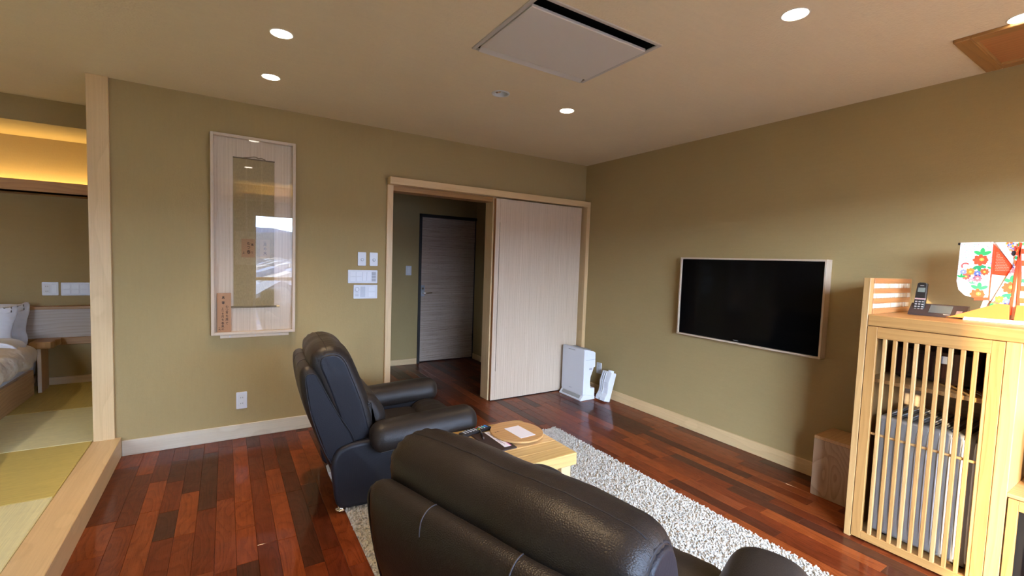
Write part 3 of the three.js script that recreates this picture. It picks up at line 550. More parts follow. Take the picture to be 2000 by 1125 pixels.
  // dark folder with a white leaflet on it, another slim black thing beside
  single('folder', span(-2.235, -2.088, Y1 + 0.0005, Y1 + 0.009, 1.668, 1.93, 0.002), std({ color: lin(0.03, 0.016, 0.014), roughness: 0.45 }), 'thin dark brown folder on the low table beside the round board', 'folder');
  const lf = print(512, 96, (x, w, h) => { x.fillStyle = '#f1edf4'; x.fillRect(0, 0, w, h); x.fillStyle = '#d877b5'; x.fillRect(0, 0, w, 12); x.fillStyle = '#5b4a66'; x.font = 'bold 40px sans-serif'; x.fillText('M.ASOCM', 24, 72); x.fillStyle = '#8a7a94'; x.fillRect(260, 50, 190, 8); x.fillRect(260, 68, 140, 6); });
  single('leaflet', fitUV(span(-2.152, -2.108, Y1 + 0.0095, Y1 + 0.011, 1.675, 1.905, 0.0003), 'z', 'x', null, 1, 1), std({ map: lf, roughness: 0.5 }), 'narrow white leaflet with a pink edge lying on the dark folder', 'leaflet');
  const pen = thing('pen', 'short black and silver pen on the dark folder behind the near chair', 'pen', [-2.182, Y1 + 0.015, 1.70], 1.25);
  part('barrel', cyl(0.0055, 0.0055, 0.10, 14).rotateZ(Math.PI / 2), M.black, pen); part('tip', cyl(0.0018, 0.0052, 0.02, 14).rotateZ(Math.PI / 2).translate(-0.06, 0, 0), M.steel, pen); part('clip', span(0.012, 0.05, 0.0045, 0.007, -0.0015, 0.0015, 0.0005), M.steel, pen);
}

// ---------------------------------------------------------------- things by the far corner
{
  // television recessed in a pale timber frame on the right wall
  const o = thing('television', 'black flat television in a thin pale wood frame on the right wall', 'television');
  const y0 = 0.828, y1 = 1.494, z0 = 1.368, z1 = 2.508, X = -0.075, t = 0.013;
  for (const b of [[y1 - t, y1, z0, z1, 'z'], [y0, y0 + t, z0, z1, 'z'], [y0 + t, y1 - t, z0, z0 + t, 'y'], [y0 + t, y1 - t, z1 - t, z1, 'y']]) part('frame_rail', span(X, -0.001, b[0], b[1], b[2], b[3], 0.0015, b[4]), M.pale, o);
  part('backing', span(-0.05, -0.001, y0 + t, y1 - t, z0 + t, z1 - t, 0), M.blackMatt, o);
  part('screen', span(X + 0.010, -0.05, y0 + t + 0.004, y1 - t - 0.004, z0 + t + 0.004, z1 - t - 0.004, 0.002), M.screen, o);
  const logo = print(256, 48, (x, w, h) => { x.fillStyle = '#060607'; x.fillRect(0, 0, w, h); x.fillStyle = '#c9cbd0'; x.font = 'bold 36px sans-serif'; x.textAlign = 'center'; x.fillText('Panasonic', w / 2, 36); });
  part('logo', new THREE.PlaneGeometry(0.052, 0.0098).rotateY(-Math.PI / 2).translate(X + 0.0095, y0 + t + 0.014, (z0 + z1) / 2 - 0.03), std({ map: logo, roughness: 0.4 }), o);
}
{
  // air purifier: front slab, side with the tank bay open
  const o = thing('air_purifier', 'white air purifier with an open tank bay, standing by the sliding door', 'air purifier');
  const x = -0.328, z0 = 0.122, z1 = 0.470;
  part('front_panel', prism(roundRect(z0 - 0.004, z1 + 0.004, 0.052, 0.532, 0.022), 0.022, 'zy', 0.006).translate(x + 0.011 - 0.004, 0, 0), M.white, o);
  part('top_slot', span(x - 0.0045, x - 0.002, 0.500, 0.506, 0.215, 0.325, 0.001), M.grey, o);
  const body = [[x + 0.018, 0.03], [x + 0.018, 0.525], [x + 0.03, 0.53], [-0.20, 0.505], [-0.172, 0.49], [-0.168, 0.34], [-0.188, 0.335], [-0.20, 0.30], [-0.226, 0.24], [-0.232, 0.18], [-0.222, 0.125], [-0.166, 0.118], [-0.164, 0.02], [x + 0.03, 0.02]];
  part('body', prism(body, z1 - z0 - 0.01, 'xy', 0.006).translate(0, 0, (z0 + z1) / 2), M.white, o);
  part('top_grille', span(x + 0.03, -0.20, 0.512, 0.518, z0 + 0.04, z1 - 0.04, 0.002).rotateZ(0), M.plateGrey, o);
  part('bay_slot', span(-0.25, -0.215, 0.315, 0.332, z1 - 0.006, z1 - 0.001, 0.001), M.plateGrey, o);
  part('side_line', span(-0.31, -0.172, 0.418, 0.421, z1 - 0.006, z1 - 0.0035, 0), M.plateGrey, o);
  part('base', prism([[x + 0.004, 0.058], [x - 0.030, 0.012], [x - 0.030, 0.002], [-0.166, 0.002], [-0.166, 0.03], [x + 0.03, 0.06]], z1 - z0 + 0.004, 'xy', 0.003).translate(0, 0, (z0 + z1) / 2), M.white, o);
  part('intake', cbox(0.003, 0.036, z1 - z0 - 0.06, 0.001).rotateZ(0.63 * -1).translate(x - 0.0145, 0.036, (z0 + z1) / 2), M.grey, o, 'grey intake strip');
  const logo = print(256, 48, (c, w, h) => { c.fillStyle = '#dfe2ea'; c.fillRect(0, 0, w, h); c.fillStyle = '#59606e'; c.font = 'bold 36px sans-serif'; c.textAlign = 'center'; c.fillText('Panasonic', w / 2, 36); });
  part('logo', new THREE.PlaneGeometry(0.055, 0.0103).rotateY(-Math.PI / 2).translate(x - 0.0045, 0.098, 0.27), std({ map: logo, roughness: 0.4 }), o);
  // its tank, taken out and leaning on the wall
  const k = thing('water_tank', 'white purifier tank taken out and leaning on the right wall', 'tank', [-0.115, 0.002, 0.552]);
  k.rotation.z = -0.26;
  part('shell', prism([[-0.058, 0.0], [-0.045, 0.0], [0.02, 0.0], [0.026, 0.29], [0.018, 0.30], [-0.046, 0.30], [-0.052, 0.25], [-0.060, 0.19], [-0.044, 0.13], [-0.040, 0.08], [-0.058, 0.035]], 0.135, 'xy', 0.005), M.white, k);
  part('ribs', join([-0.045, -0.02, 0.005].map((z) => prism([[-0.062, 0.02], [-0.05, 0.02], [-0.046, 0.10], [-0.05, 0.14], [-0.064, 0.19], [-0.056, 0.25], [-0.051, 0.29], [-0.058, 0.29], [-0.068, 0.19], [-0.052, 0.13], [-0.047, 0.08]], 0.006, 'xy', 0.001).translate(0, 0, z))), M.plate, k);
  part('cap', cyl(0.03, 0.032, 0.018, 28).translate(-0.012, 0.308, 0.02), M.plate, k, 'round pale cap');
  part('notch', span(-0.062, -0.045, 0.0, 0.02, -0.02, 0.005, 0.002), M.plateGrey, k);
}
// low timber box by the cabinet
{
  const o = thing('wooden_box', 'low brown wooden box stool on the floor between wall and lattice cabinet', 'box');
  part('front_board', span(-0.271, -0.249, 0.0, 0.362, 2.594, 2.897, 0.002, 'y'), M.walnutBox, o);
  part('top_board', span(-0.271, -0.016, 0.362, 0.382, 2.594, 2.897, 0.002, 'x'), M.bedWood, o);
  part('side_board', span(-0.249, -0.016, 0, 0.362, 2.594, 2.614, 0.001, 'y'), M.walnutBox, o); part('side_board', span(-0.249, -0.016, 0, 0.362, 2.877, 2.897, 0.001, 'y'), M.walnutBox, o);
}

// ---------------------------------------------------------------- lattice cabinet on the right and what stands in and on it
{
  const o = thing('lattice_cabinet', 'tall pale timber cabinet with a slatted lattice door at the right edge', 'cabinet');
  const X = -0.587, B = -0.014, Z0 = 2.905, Z1 = 4.16, TOP = 1.20;
  part('side_panel', span(X, B, 0.0, 1.39, Z0, Z0 + 0.030, 0.002, 'y'), M.hinokiLight, o);
  // woven strips on the inner face of the raised side
  const r = rng(901);
  for (let i = 0; i < 4; i++) part('inlay_strip', span(X + 0.045, B - 0.03, 1.363 - i * 0.0535, 1.389 - i * 0.0535, Z0 + 0.030, Z0 + 0.0345, 0.001, 'x'), M.cedarRed, o);
  const tones = [M.pale, M.paleMaple, M.maple];
  for (let i = 0; i < 3; i++) for (let x = X + 0.047, k = 0; x < B - 0.05; k++) { const w = 0.016 + 0.024 * r(); part('inlay_block', span(x, Math.min(x + w, B - 0.03), 1.3375 - i * 0.0535, 1.3620 - i * 0.0535, Z0 + 0.030, Z0 + 0.033 + 0.003 * (k % 2), 0.0012, 'y'), tones[(k + i) % 2 ? Math.floor(r() * 3) : 0], o); x += w + 0.0012; }
  part('top_slab', span(X, B, 1.143, TOP, Z0 + 0.031, Z1, 0.003, 'z'), M.hinoki, o);
  part('bottom_board', span(X + 0.03, B, 0.012, 0.030, Z0 + 0.031, Z1 - 0.03, 0.001, 'z'), M.hinokiLight, o);
  part('back_panel', span(B, B + 0.010, 0.01, 1.14, Z0 + 0.005, Z1, 0.0), M.pale, o);
  part('right_panel', span(X, B, 0, 1.142, Z1 - 0.03, Z1, 0.002, 'y'), M.hinokiLight, o);
  part('partition', span(X + 0.0, B, 0, 1.142, 3.437, 3.484, 0.002, 'y'), M.hinokiLight, o);
  part('shelf', span(X + 0.045, B, 0.845, 0.866, Z0 + 0.031, 3.436, 0.0015, 'z'), M.hinokiLight, o);
  part('shelf_foot', join([span(-0.42, -0.03, 0.03, 0.35, 3.40, 3.43, 0.001, 'y')]), M.hinoki, o);
  // lattice door
  const door = part('lattice_door', join([span(X - 0.001, X + 0.021, 0.012, 1.140, 2.938, 2.981, 0.0015, 'y'), span(X - 0.001, X + 0.021, 0.012, 1.140, 3.394, 3.4355, 0.0015, 'y'), span(X - 0.001, X + 0.021, 1.082, 1.140, 2.981, 3.394, 0.0015, 'z'), span(X - 0.001, X + 0.021, 0.012, 0.052, 2.981, 3.394, 0.0015, 'z')]), M.hinoki, o);
  for (let i = 0; i < 10; i++) part('slat', span(X + 0.002, X + 0.016, 0.050, 1.085, 3.0145 + i * 0.0416 - 0.0085, 3.0145 + i * 0.0416 + 0.0085, 0.0022, 'y'), i % 3 ? M.hinoki : M.hinokiLight, door);
  part('cross_rail', span(X + 0.016, X + 0.027, 0.573, 0.585, 2.981, 3.394, 0.003, 'z'), M.hinokiLight, door);
  // open niche and the lower lattice door on the right
  part('niche_shelf', span(X + 0.001, B, 0.478, 0.494, 3.484, Z1 - 0.03, 0.001, 'z'), M.hinokiLight, o);
  const d2 = part('lower_door', join([span(X - 0.001, X + 0.021, 0.012, 0.474, 3.489, 3.520, 0.0015, 'y'), span(X - 0.001, X + 0.021, 0.012, 0.474, Z1 - 0.065, Z1 - 0.034, 0.0015, 'y'), span(X - 0.001, X + 0.021, 0.430, 0.474, 3.520, Z1 - 0.065, 0.0015, 'z'), span(X - 0.001, X + 0.021, 0.012, 0.055, 3.520, Z1 - 0.065, 0.0015, 'z')]), M.hinoki, o);
  for (let i = 0; i < 9; i++) part('slat', span(X + 0.002, X + 0.016, 0.053, 0.432, 3.577 + i * 0.057 - 0.0085, 3.577 + i * 0.057 + 0.0085, 0.0022, 'y'), M.hinoki, d2);
  part('dark_lining', span(X + 0.05, X + 0.055, 0.03, 0.478, 3.485, Z1 - 0.032, 0), M.black, o);
  // finned oil heater behind the lower slats
  const h = thing('oil_heater', 'grey metal finned oil heater standing behind the lattice door', 'heater');
  const fin = phys({ color: lin(0.30, 0.295, 0.29), roughness: 0.35, metalness: 0.15 }), finEdge = phys({ color: lin(0.62, 0.63, 0.66), roughness: 0.28 });
  for (let i = 0; i < 9; i++) {
    const z = 3.014 + i * 0.0416, f = part('fin', prism(roundRect(-0.500, -0.075, 0.045, 0.668, 0.022), 0.033, 'xy', 0.0035).translate(0, 0, z - 0.004), fin, h);
    part('fin_edge', tube([[-0.494, 0.07, z + 0.0145], [-0.502, 0.12, z + 0.0145], [-0.502, 0.60, z + 0.0145], [-0.494, 0.648, z + 0.0145]], 0.0055, 16, 8), finEdge, f);
    part('fin_ridge', tube([[-0.46, 0.6695, z], [-0.12, 0.6695, z]], 0.0028, 8, 6), finEdge, f);
  }
  for (const z of [3.03, 3.33]) part('foot', span(-0.47, -0.10, 0.030, 0.0455, z - 0.02, z + 0.02, 0.004), M.black, h);
  // dark things on the cabinet shelf
  const mw = thing('black_oven', 'rounded black tabletop oven on the shelf behind the upper slats', 'oven');
  part('case', prism(roundRect(2.985, 3.325, 0.874, 1.035, 0.03), 0.30, 'zy', 0.008).translate(-0.23, 0, 0), phys({ color: lin(0.012, 0.006, 0.005), roughness: 0.25 }), mw);
  part('window', span(-0.3825, -0.379, 0.90, 1.01, 3.01, 3.22, 0.001), phys({ color: lin(0.02, 0.007, 0.006), roughness: 0.12 }), mw);
  part('label_plate', span(-0.3835, -0.380, 0.975, 1.012, 3.175, 3.225, 0.0006), std({ color: lin(0.26, 0.29, 0.36), roughness: 0.4 }), mw, 'small pale blue label');
  part('foot', join([[-0.35, 3.02], [-0.35, 3.29], [-0.11, 3.02], [-0.11, 3.29]].map(([x, z]) => cyl(0.01, 0.01, 0.009, 12).translate(x, 0.8705, z))), M.blackMatt, mw);
  const can = thing('red_canister', 'small dark red canister beside the black oven on the cabinet shelf', 'canister', [-0.30, 0.866, 3.375]);
  part('can', lathe([[0, 0.0005], [0.030, 0.0005], [0.033, 0.004], [0.033, 0.10], [0.030, 0.104], [0, 0.104]], 32), phys({ color: lin(0.35, 0.035, 0.015), roughness: 0.3 }), can); part('lid', lathe([[0, 0.104], [0.034, 0.104], [0.034, 0.118], [0.030, 0.122], [0, 0.122]], 32), M.black, can);
  const pk = thing('tongs', 'thin metal and wood tongs lying on the cabinet shelf in front of the canister', 'tongs', [-0.46, 0.8675, 3.345], 0.5);
  part('arm', tube([[-0.05, 0.004, 0], [0.02, 0.008, 0.006], [0.08, 0.004, 0.012]], 0.0035, 16, 6), M.hinokiLight, pk); part('arm', tube([[-0.05, 0.004, 0], [0.02, 0.008, -0.012], [0.08, 0.004, -0.016]], 0.0035, 16, 6), M.steel, pk);
  const sp = thing('black_speaker', 'black box speaker in the open niche right of the lattice door', 'speaker', [-0.33, 0.494, 3.635]);
  part('case', prism(roundRect(-0.10, 0.10, 0.0005, 0.27, 0.012), 0.22, 'zy', 0.006), M.black, sp); part('grille', span(-0.1125, -0.1105, 0.02, 0.25, -0.085, 0.085, 0.003), M.blackMatt, sp);
}
// cordless telephone on the cabinet
{
  const o = thing('telephone', 'dark brown cordless telephone with handset standing upright on the cabinet top', 'telephone', [-0.30, 1.2005, 3.125], 0.06);
  const body = phys({ color: lin(0.045, 0.030, 0.028), roughness: 0.3 });
  const prof = [[0.0, 0.0], [0.0, 0.012], [0.060, 0.062], [0.088, 0.062], [0.095, 0.050], [0.10, 0.0]];
  part('base', prism(prof, 0.225, 'xy', 0.003).translate(0, 0, 0), body, o);
  const slope = new THREE.Group(); // the sloping face of the base
  const put = (g, f, u, lift) => g.rotateZ(Math.atan2(0.050, 0.060)).translate(f * 0.060 - lift * 0.64, 0.012 + f * 0.050 + lift * 0.77, u);
  part('display', put(cbox(0.058, 0.003, 0.088, 0.001), 0.52, 0.012, 0.0005), phys({ color: lin(0.09, 0.095, 0.092), roughness: 0.15 }), o, 'grey display');
  const nm = print(256, 48, (c, w, h) => { c.fillStyle = '#4a3c3c'; c.fillRect(0, 0, w, h); c.fillStyle = '#f6eef0'; c.font = 'bold 38px sans-serif'; c.textAlign = 'center'; c.fillText('Panasonic', w / 2, 36); });
  part('logo', put(new THREE.PlaneGeometry(0.034, 0.0075).rotateX(-Math.PI / 2).rotateY(-Math.PI / 2), 0.05, 0.042, 0.0006), std({ map: nm, roughness: 0.4 }), o);
  part('side_keys', put(cbox(0.03, 0.003, 0.022, 0.001), 0.3, 0.085, 0.0006), std({ color: lin(0.25, 0.16, 0.15), roughness: 0.4 }), o);
  const hs = part('handset', prism([[-0.024, 0.0], [0.024, 0.0], [0.0235, 0.10], [0.021, 0.155], [0.013, 0.161], [-0.013, 0.161], [-0.021, 0.155], [-0.0235, 0.10]], 0.022, 'zy', 0.005).rotateZ(-0.28).translate(0.034, 0.018, -0.075), M.black, o, 'black handset standing in its cradle');
  const on = (g, h, u) => g.translate(-0.0115, h, u).rotateZ(-0.28).translate(0.034, 0.018, -0.075);
  part('handset_display', on(span(-0.0005, 0.001, -0.012, 0.012, -0.015, 0.015, 0.0004), 0.118, 0), std({ color: lin(0.16, 0.19, 0.17), roughness: 0.2 }), hs);
  part('speaker_slot', on(span(-0.0005, 0.001, -0.002, 0.002, -0.008, 0.008, 0.0004), 0.142, 0), M.grey, hs);
  part('accent_bar', on(span(-0.0008, 0.001, -0.004, 0.004, -0.022, 0.022, 0.0004), 0.068, 0), std({ color: lin(0.55, 0.40, 0.42), roughness: 0.3, metalness: 0.4 }), hs);
  for (let j = 0; j < 4; j++) for (let i = 0; i < 3; i++) part('key', on(span(-0.0012, 0.001, -0.0035, 0.0035, -0.0045, 0.0045, 0.0005), 0.052 - j * 0.0135, (i - 1) * 0.0135), M.grey, hs);
  part('plug', span(0.02, 0.045, 0.004, 0.018, 0.113, 0.122, 0.002), M.white, o);
}
// small kimono on a rack
{
  const cx = -0.27, zc = 3.398;
  const o = thing('miniature_kimono', 'small white floral kimono with red lining displayed on the cabinet top', 'kimono');
  // flower print of the silk
  const silk = print(700, 1000, (x, w, h) => {   // 1000 px = 0.30 m
    const r = rng(931); x.fillStyle = '#e9ecf3'; x.fillRect(0, 0, w, h);
    for (let i = 0; i < 330; i++) { x.fillStyle = ['#e98a96', '#7cc79a', '#f3a9ae', '#9fd3b4'][i % 4]; x.save(); x.translate(r() * w, r() * h); x.rotate(r() * 0.8 - 0.4); x.fillRect(-9, -3.5, 18, 7); x.restore(); }
    const flower = (cx, cy, R, col, mid) => { x.fillStyle = col; for (let i = 0; i < 8; i++) { const a = i * Math.PI / 4; x.beginPath(); x.ellipse(cx + Math.cos(a) * R * 0.55, cy + Math.sin(a) * R * 0.55, R * 0.46, R * 0.3, a, 0, 7); x.fill(); } x.fillStyle = mid; x.beginPath(); x.arc(cx, cy, R * 0.26, 0, 7); x.fill(); };
    const leaf = (cx, cy, R, col, t = 0) => { x.fillStyle = col; for (let i = 0; i < 3; i++) { const a = -2.6 + i * 1.05 + t; x.beginPath(); x.ellipse(cx + Math.cos(a) * R * 0.6, cy + Math.sin(a) * R * 0.6, R * 0.62, R * 0.3, a, 0, 7); x.fill(); } };
    for (const [ox, oy] of [[0, 0], [350, -150], [350, 430], [0, 560]]) {
      leaf(ox + 285, oy + 215, 92, '#36b765'); leaf(ox + 250, oy + 395, 80, '#2b9a62', 2.8);
      flower(ox + 270, oy + 300, 92, '#f0522a', '#f7a53a'); x.fillStyle = '#f0522a'; x.fillRect(ox + 200, oy + 262, 150, 82); flower(ox + 285, oy + 290, 30, '#f7b04a', '#fbe58a');
      x.strokeStyle = '#e5645e'; x.lineWidth = 20; x.beginPath(); x.arc(ox + 100, oy + 400, 44, 2.4, 5.7); x.stroke();
      flower(ox + 165, oy + 495, 62, '#ef8a35', '#f6dd5a'); flower(ox + 330, oy + 490, 58, '#f0602e', '#f6d65a'); flower(ox + 80, oy + 500, 44, '#8f9ccf', '#f1e9f2'); flower(ox + 250, oy + 520, 48, '#6076bf', '#f7e3b0');
      flower(ox + 120, oy + 575, 54, '#e8684c', '#f6d65a'); flower(ox + 255, oy + 600, 58, '#f0777e', '#fbd7c9'); flower(ox + 180, oy + 640, 40, '#ef9aa0', '#fff0d8'); leaf(ox + 60, oy + 590, 48, '#2fae5c'); leaf(ox + 200, oy + 690, 36, '#58bb80');
      x.fillStyle = '#26357a'; for (const [a, b] of [[225, 545], [265, 548], [150, 555], [200, 585]]) x.fillRect(ox + a, oy + b, 26, 16);
    }
  });
  const chest = print(256, 256, (x, w, h) => { x.fillStyle = '#f0e3e6'; x.fillRect(0, 0, w, h); const r = rng(77); for (let i = 0; i < 70; i++) { x.fillStyle = ['#ef7a3a', '#e2554e', '#f2c24a', '#6c7fc0', '#f4a7a0'][i % 5]; x.beginPath(); x.ellipse(r() * w, r() * h, 12 + r() * 18, 9 + r() * 10, r() * 3, 0, 7); x.fill(); } x.fillStyle = '#2a2733'; x.beginPath(); x.arc(w * 0.62, h * 0.55, 34, 0, 7); x.fill(); });
  const shibori = print(256, 256, (x, w, h) => { x.fillStyle = '#ec4a1c'; x.fillRect(0, 0, w, h); x.fillStyle = '#f8b7a0'; for (let j = 0; j < 12; j++) for (let i = 0; i < 14; i++) { const a = 40 + i * 14, b = 70 + j * 13; if (a - 40 < (b - 50) * 1.2) { x.beginPath(); x.arc(a + (j % 2) * 7, b, 3.4, 0, 7); x.fill(); } } });
  const cloth = (o) => std({ roughness: 0.75, side: THREE.DoubleSide, ...o });
  const mats = { silk: cloth({ map: silk }), chest: cloth({ map: chest }), dots: cloth({ map: shibori }), red: cloth({ color: lin(0.72, 0.062, 0.014) }), white: cloth({ color: lin(0.82, 0.80, 0.82) }), orange: cloth({ color: lin(0.80, 0.17, 0.03) }), cream: cloth({ color: lin(0.70, 0.58, 0.44) }) };
  // outlines of the left half in (z, y); depth = how far it stands out to the front
  const cloths = [
    ['sleeve', [[3.196, 1.584], [3.311, 1.586], [3.311, 1.318], [3.262, 1.312], [3.228, 1.322], [3.204, 1.348], [3.194, 1.39]], 'silk', 0.030, true],
    ['sleeve_lining', [[3.309, 1.584], [3.318, 1.56], [3.313, 1.305], [3.262, 1.300], [3.262, 1.315], [3.306, 1.318]], 'red', 0.024, true],
    ['body', [[3.300, 1.584], [3.52, 1.584], [3.52, 1.21], [3.27, 1.21], [3.29, 1.31]], 'white', -0.006, false],
    ['under_collar', [[3.311, 1.575], [3.380, 1.475], [3.365, 1.425], [3.311, 1.43]], 'dots', 0.006, true],
    ['under_vest', [[3.311, 1.432], [3.368, 1.432], [3.325, 1.30], [3.312, 1.30]], 'white', 0.003, true],
    ['shoulder_band', [[3.314, 1.584], [3.345, 1.585], [3.384, 1.492], [3.379, 1.473], [3.345, 1.53]], 'white', 0.010, true],
    ['chest_cloth', [[3.343, 1.585], [3.398, 1.585], [3.384, 1.49]], 'chest', 0.005, true],
    ['front_panel', [[3.391, 1.583], [3.398, 1.575], [3.385, 1.42], [3.386, 1.29], [3.350, 1.29], [3.314, 1.272], [3.318, 1.288], [3.380, 1.468]], 'silk', 0.016, true],
    ['collar_strip', [[3.399, 1.582], [3.404, 1.58], [3.398, 1.44], [3.392, 1.24], [3.376, 1.24], [3.386, 1.33], [3.388, 1.44]], 'red', 0.019, true],
    ['hem', [[3.352, 1.293], [3.388, 1.29], [3.392, 1.214], [3.20, 1.208], [3.17, 1.204], [3.235, 1.235]], 'orange', 0.050, true],
    ['hem_lining', [[3.392, 1.29], [3.45, 1.29], [3.45, 1.213], [3.392, 1.213]], 'red', 0.006, false],
    ['train', [[3.24, 1.216], [3.56, 1.222], [3.56, 1.2015], [3.235, 1.2015]], 'white', 0.056, false],
    ['centre_strip', [[3.396, 1.56], [3.4, 1.56], [3.402, 1.22], [3.388, 1.22]], 'cream', 0.014, false],
  ];
  for (const [n, pts, m, dx, mirror] of cloths) {
    const make = (q) => { let g = prism(q, 0.004, 'zy', 0.001).translate(cx - dx, 0, 0); return m === 'silk' || m === 'chest' || m === 'dots' ? fitUV(g, 'z', 'y', m === 'silk' ? [3.192, 3.402, 1.288, 1.588] : undefined, 1, 1) : g; };
    part(n, make(pts), mats[m], o);
    if (mirror) part(n, make(pts.map(([z, y]) => [2 * zc + 0.002 - z, y]).reverse()), mats[m], o);
  }
  part('rack_bar', cyl(0.006, 0.006, 0.44, 16).rotateX(Math.PI / 2).translate(cx + 0.012, 1.580, zc), M.black, o); part('rack_post', span(cx + 0.004, cx + 0.016, 1.203, 1.578, zc - 0.006, zc + 0.006, 0.002), M.black, o); part('rack_foot', span(cx - 0.02, cx + 0.07, 1.2005, 1.208, zc - 0.10, zc + 0.10, 0.002), M.black, o);
}

// ---------------------------------------------------------------- things on the walls
{
  const o = thing('display_case', 'tall shallow pale wood display case with a glass front on the back wall', 'display case');
  const x0 = -3.516, x1 = -2.966, y0 = 0.800, y1 = 2.252, w = 0.020, F = 0.046;
  for (const b of [[x0, x0 + w, y0, y1, 'y'], [x1 - w, x1, y0, y1, 'y'], [x0 + w, x1 - w, y1 - w, y1, 'x'], [x0 + w, x1 - w, y0, y0 + w, 'x']]) part('frame_rail', span(b[0], b[1], b[2], b[3], 0.001, F, 0.002, b[4]), M.pale, o);
  part('back_board', span(x0 + w, x1 - w, y0 + w, y1 - w, 0.001, 0.007, 0, 'y'), M.pale, o);
  part('glass', new THREE.PlaneGeometry(x1 - x0 - 2 * w, y1 - y0 - 2 * w).translate((x0 + x1) / 2, (y0 + y1) / 2, 0.036), M.glass, o);
  const led = part('wall_ledge', span(-3.462, -3.010, 0.776, 0.799, 0.001, 0.040, 0.002, 'x'), M.pale, o, 'short ledge under the case');
  for (const x of [-3.40, -3.238, -3.075]) part('screw', cyl(0.004, 0.004, 0.003, 12).rotateX(Math.PI / 2).translate(x, 0.788, 0.0405), M.steel, led);
  // brush writing, drawn as strokes
  const ink = (x, list, ox, oy, s, lw = 7) => { x.strokeStyle = '#2a1a12'; x.lineCap = 'round'; x.lineJoin = 'round'; for (const st of list) { x.lineWidth = lw * s * (st.length > 4 ? 0.9 : 1); x.beginPath(); x.moveTo(ox + st[0] * s, oy + st[1] * s); for (let i = 2; i < st.length; i += 2) x.lineTo(ox + st[i] * s, oy + st[i + 1] * s); x.stroke(); } };
  const G = { // strokes in a 64 box
    ma: [[14, 12, 50, 10], [32, 2, 32, 18], [18, 20, 18, 46], [18, 20, 46, 20, 46, 46], [20, 28, 44, 28], [20, 36, 44, 36], [8, 47, 56, 46], [22, 50, 12, 60], [42, 50, 52, 60]],
    fude: [[14, 4, 8, 14], [12, 9, 26, 8], [38, 4, 33, 13], [36, 9, 54, 8], [16, 20, 48, 20, 48, 38, 14, 38], [8, 29, 56, 28], [32, 14, 32, 62], [12, 46, 52, 45], [18, 53, 46, 53]],
    mu: [[10, 20, 44, 16], [26, 6, 26, 40, 14, 46, 20, 34], [26, 50, 48, 52, 52, 42], [50, 24, 58, 32]], tsu: [[8, 20, 40, 12, 56, 26, 46, 46, 22, 54]],
    gen: [[28, 4, 36, 8], [8, 16, 56, 15], [18, 25, 46, 25], [18, 34, 46, 34], [18, 44, 18, 60, 46, 60, 46, 44, 18, 44]], wo: [[14, 14, 48, 12], [30, 4, 16, 34, 32, 26, 34, 44], [54, 30, 28, 42, 30, 58, 54, 58]],
    i: [[14, 6, 50, 6, 50, 18, 16, 18], [14, 6, 14, 40, 6, 60], [22, 30, 56, 29], [38, 22, 38, 42], [26, 42, 26, 60, 50, 60, 50, 42, 26, 42]], te: [[10, 14, 54, 12], [46, 13, 24, 30, 26, 48, 46, 58]],
    yo: [[30, 6, 30, 46, 16, 54, 14, 44, 50, 56], [30, 22, 48, 20]], ri: [[20, 8, 18, 34], [42, 6, 44, 36, 32, 60]], so: [[16, 10, 46, 8, 18, 28, 52, 26, 28, 40, 34, 58, 48, 58]], tsuki: [[16, 6, 48, 6, 48, 60, 40, 58], [16, 6, 16, 40, 8, 60], [18, 22, 46, 22], [18, 38, 46, 38]],
    haru: [[12, 10, 52, 9], [16, 19, 48, 18], [8, 28, 56, 27], [32, 2, 10, 44], [36, 28, 58, 44], [22, 38, 44, 38, 44, 60, 22, 60, 22, 38], [23, 49, 43, 49]], kaze: [[14, 6, 14, 40, 4, 60], [14, 6, 48, 6, 50, 44, 60, 58], [24, 18, 40, 16], [22, 26, 42, 26, 42, 38, 22, 38, 22, 26], [32, 16, 32, 52], [22, 54, 44, 52]], no: [[34, 12, 22, 46, 10, 38, 18, 16, 42, 12, 54, 32, 40, 54]], ichi: [[10, 32, 54, 30]], dai: [[8, 24, 56, 23], [32, 4, 30, 26, 8, 60], [32, 26, 56, 58]],
  };
  // hanging scroll inside the case
  const s = thing('hanging_scroll', 'olive brown silk hanging scroll with a roller inside the display case', 'scroll');
  const silkA = noise2(300, 20, 951), silkB = noise2(24, 180, 952);
  const weave = tex(512, 1024, (u, v) => { const k = 0.72 + 0.14 * silkA(u * 300, v * 20) + 0.22 * silkB(u * 24, v * 180); return [k, k * 0.985, k * 0.94]; }, 1 / 0.27, 1 / 0.55);
  const silk = std({ color: lin(0.36, 0.275, 0.135), map: weave, roughness: 0.7, side: THREE.DoubleSide });
  const silk2 = std({ color: lin(0.40, 0.31, 0.165), map: weave, roughness: 0.7 });
  const u0 = -3.377, u1 = -3.110;
  part('mount_cloth', span(u0, u1, 1.006, 2.098, 0.0085, 0.0105, 0.0004), silk, s);
  part('inner_border', span(u0 + 0.01, u1 - 0.01, 1.315, 1.565, 0.0105, 0.0112, 0.0002), silk2, s);
  const poem = print(256, 384, (x, w, h) => { x.fillStyle = '#a07a55'; x.fillRect(0, 0, w, h); for (let i = 0; i < 900; i++) { x.fillStyle = i % 2 ? 'rgba(140,100,66,0.25)' : 'rgba(180,140,100,0.22)'; x.fillRect((i * 73) % w, (i * 131) % h, 8, 3); } ink(x, G.mu, 100, 60, 1.15); ink(x, G.tsu, 104, 140, 1.1); ink(x, G.haru, 96, 230, 1.3); ink(x, G.yo, 14, 260, 0.9); ink(x, G.ri, 176, 250, 0.9); ink(x, G.kaze, 180, 90, 0.9); });
  part('poem_sheet', fitUV(span(-3.326, -3.240, 1.372, 1.510, 0.0112, 0.0120, 0.0002), 'x', 'y'), std({ map: poem, roughness: 0.7 }), s, 'brown poem sheet with brush writing');
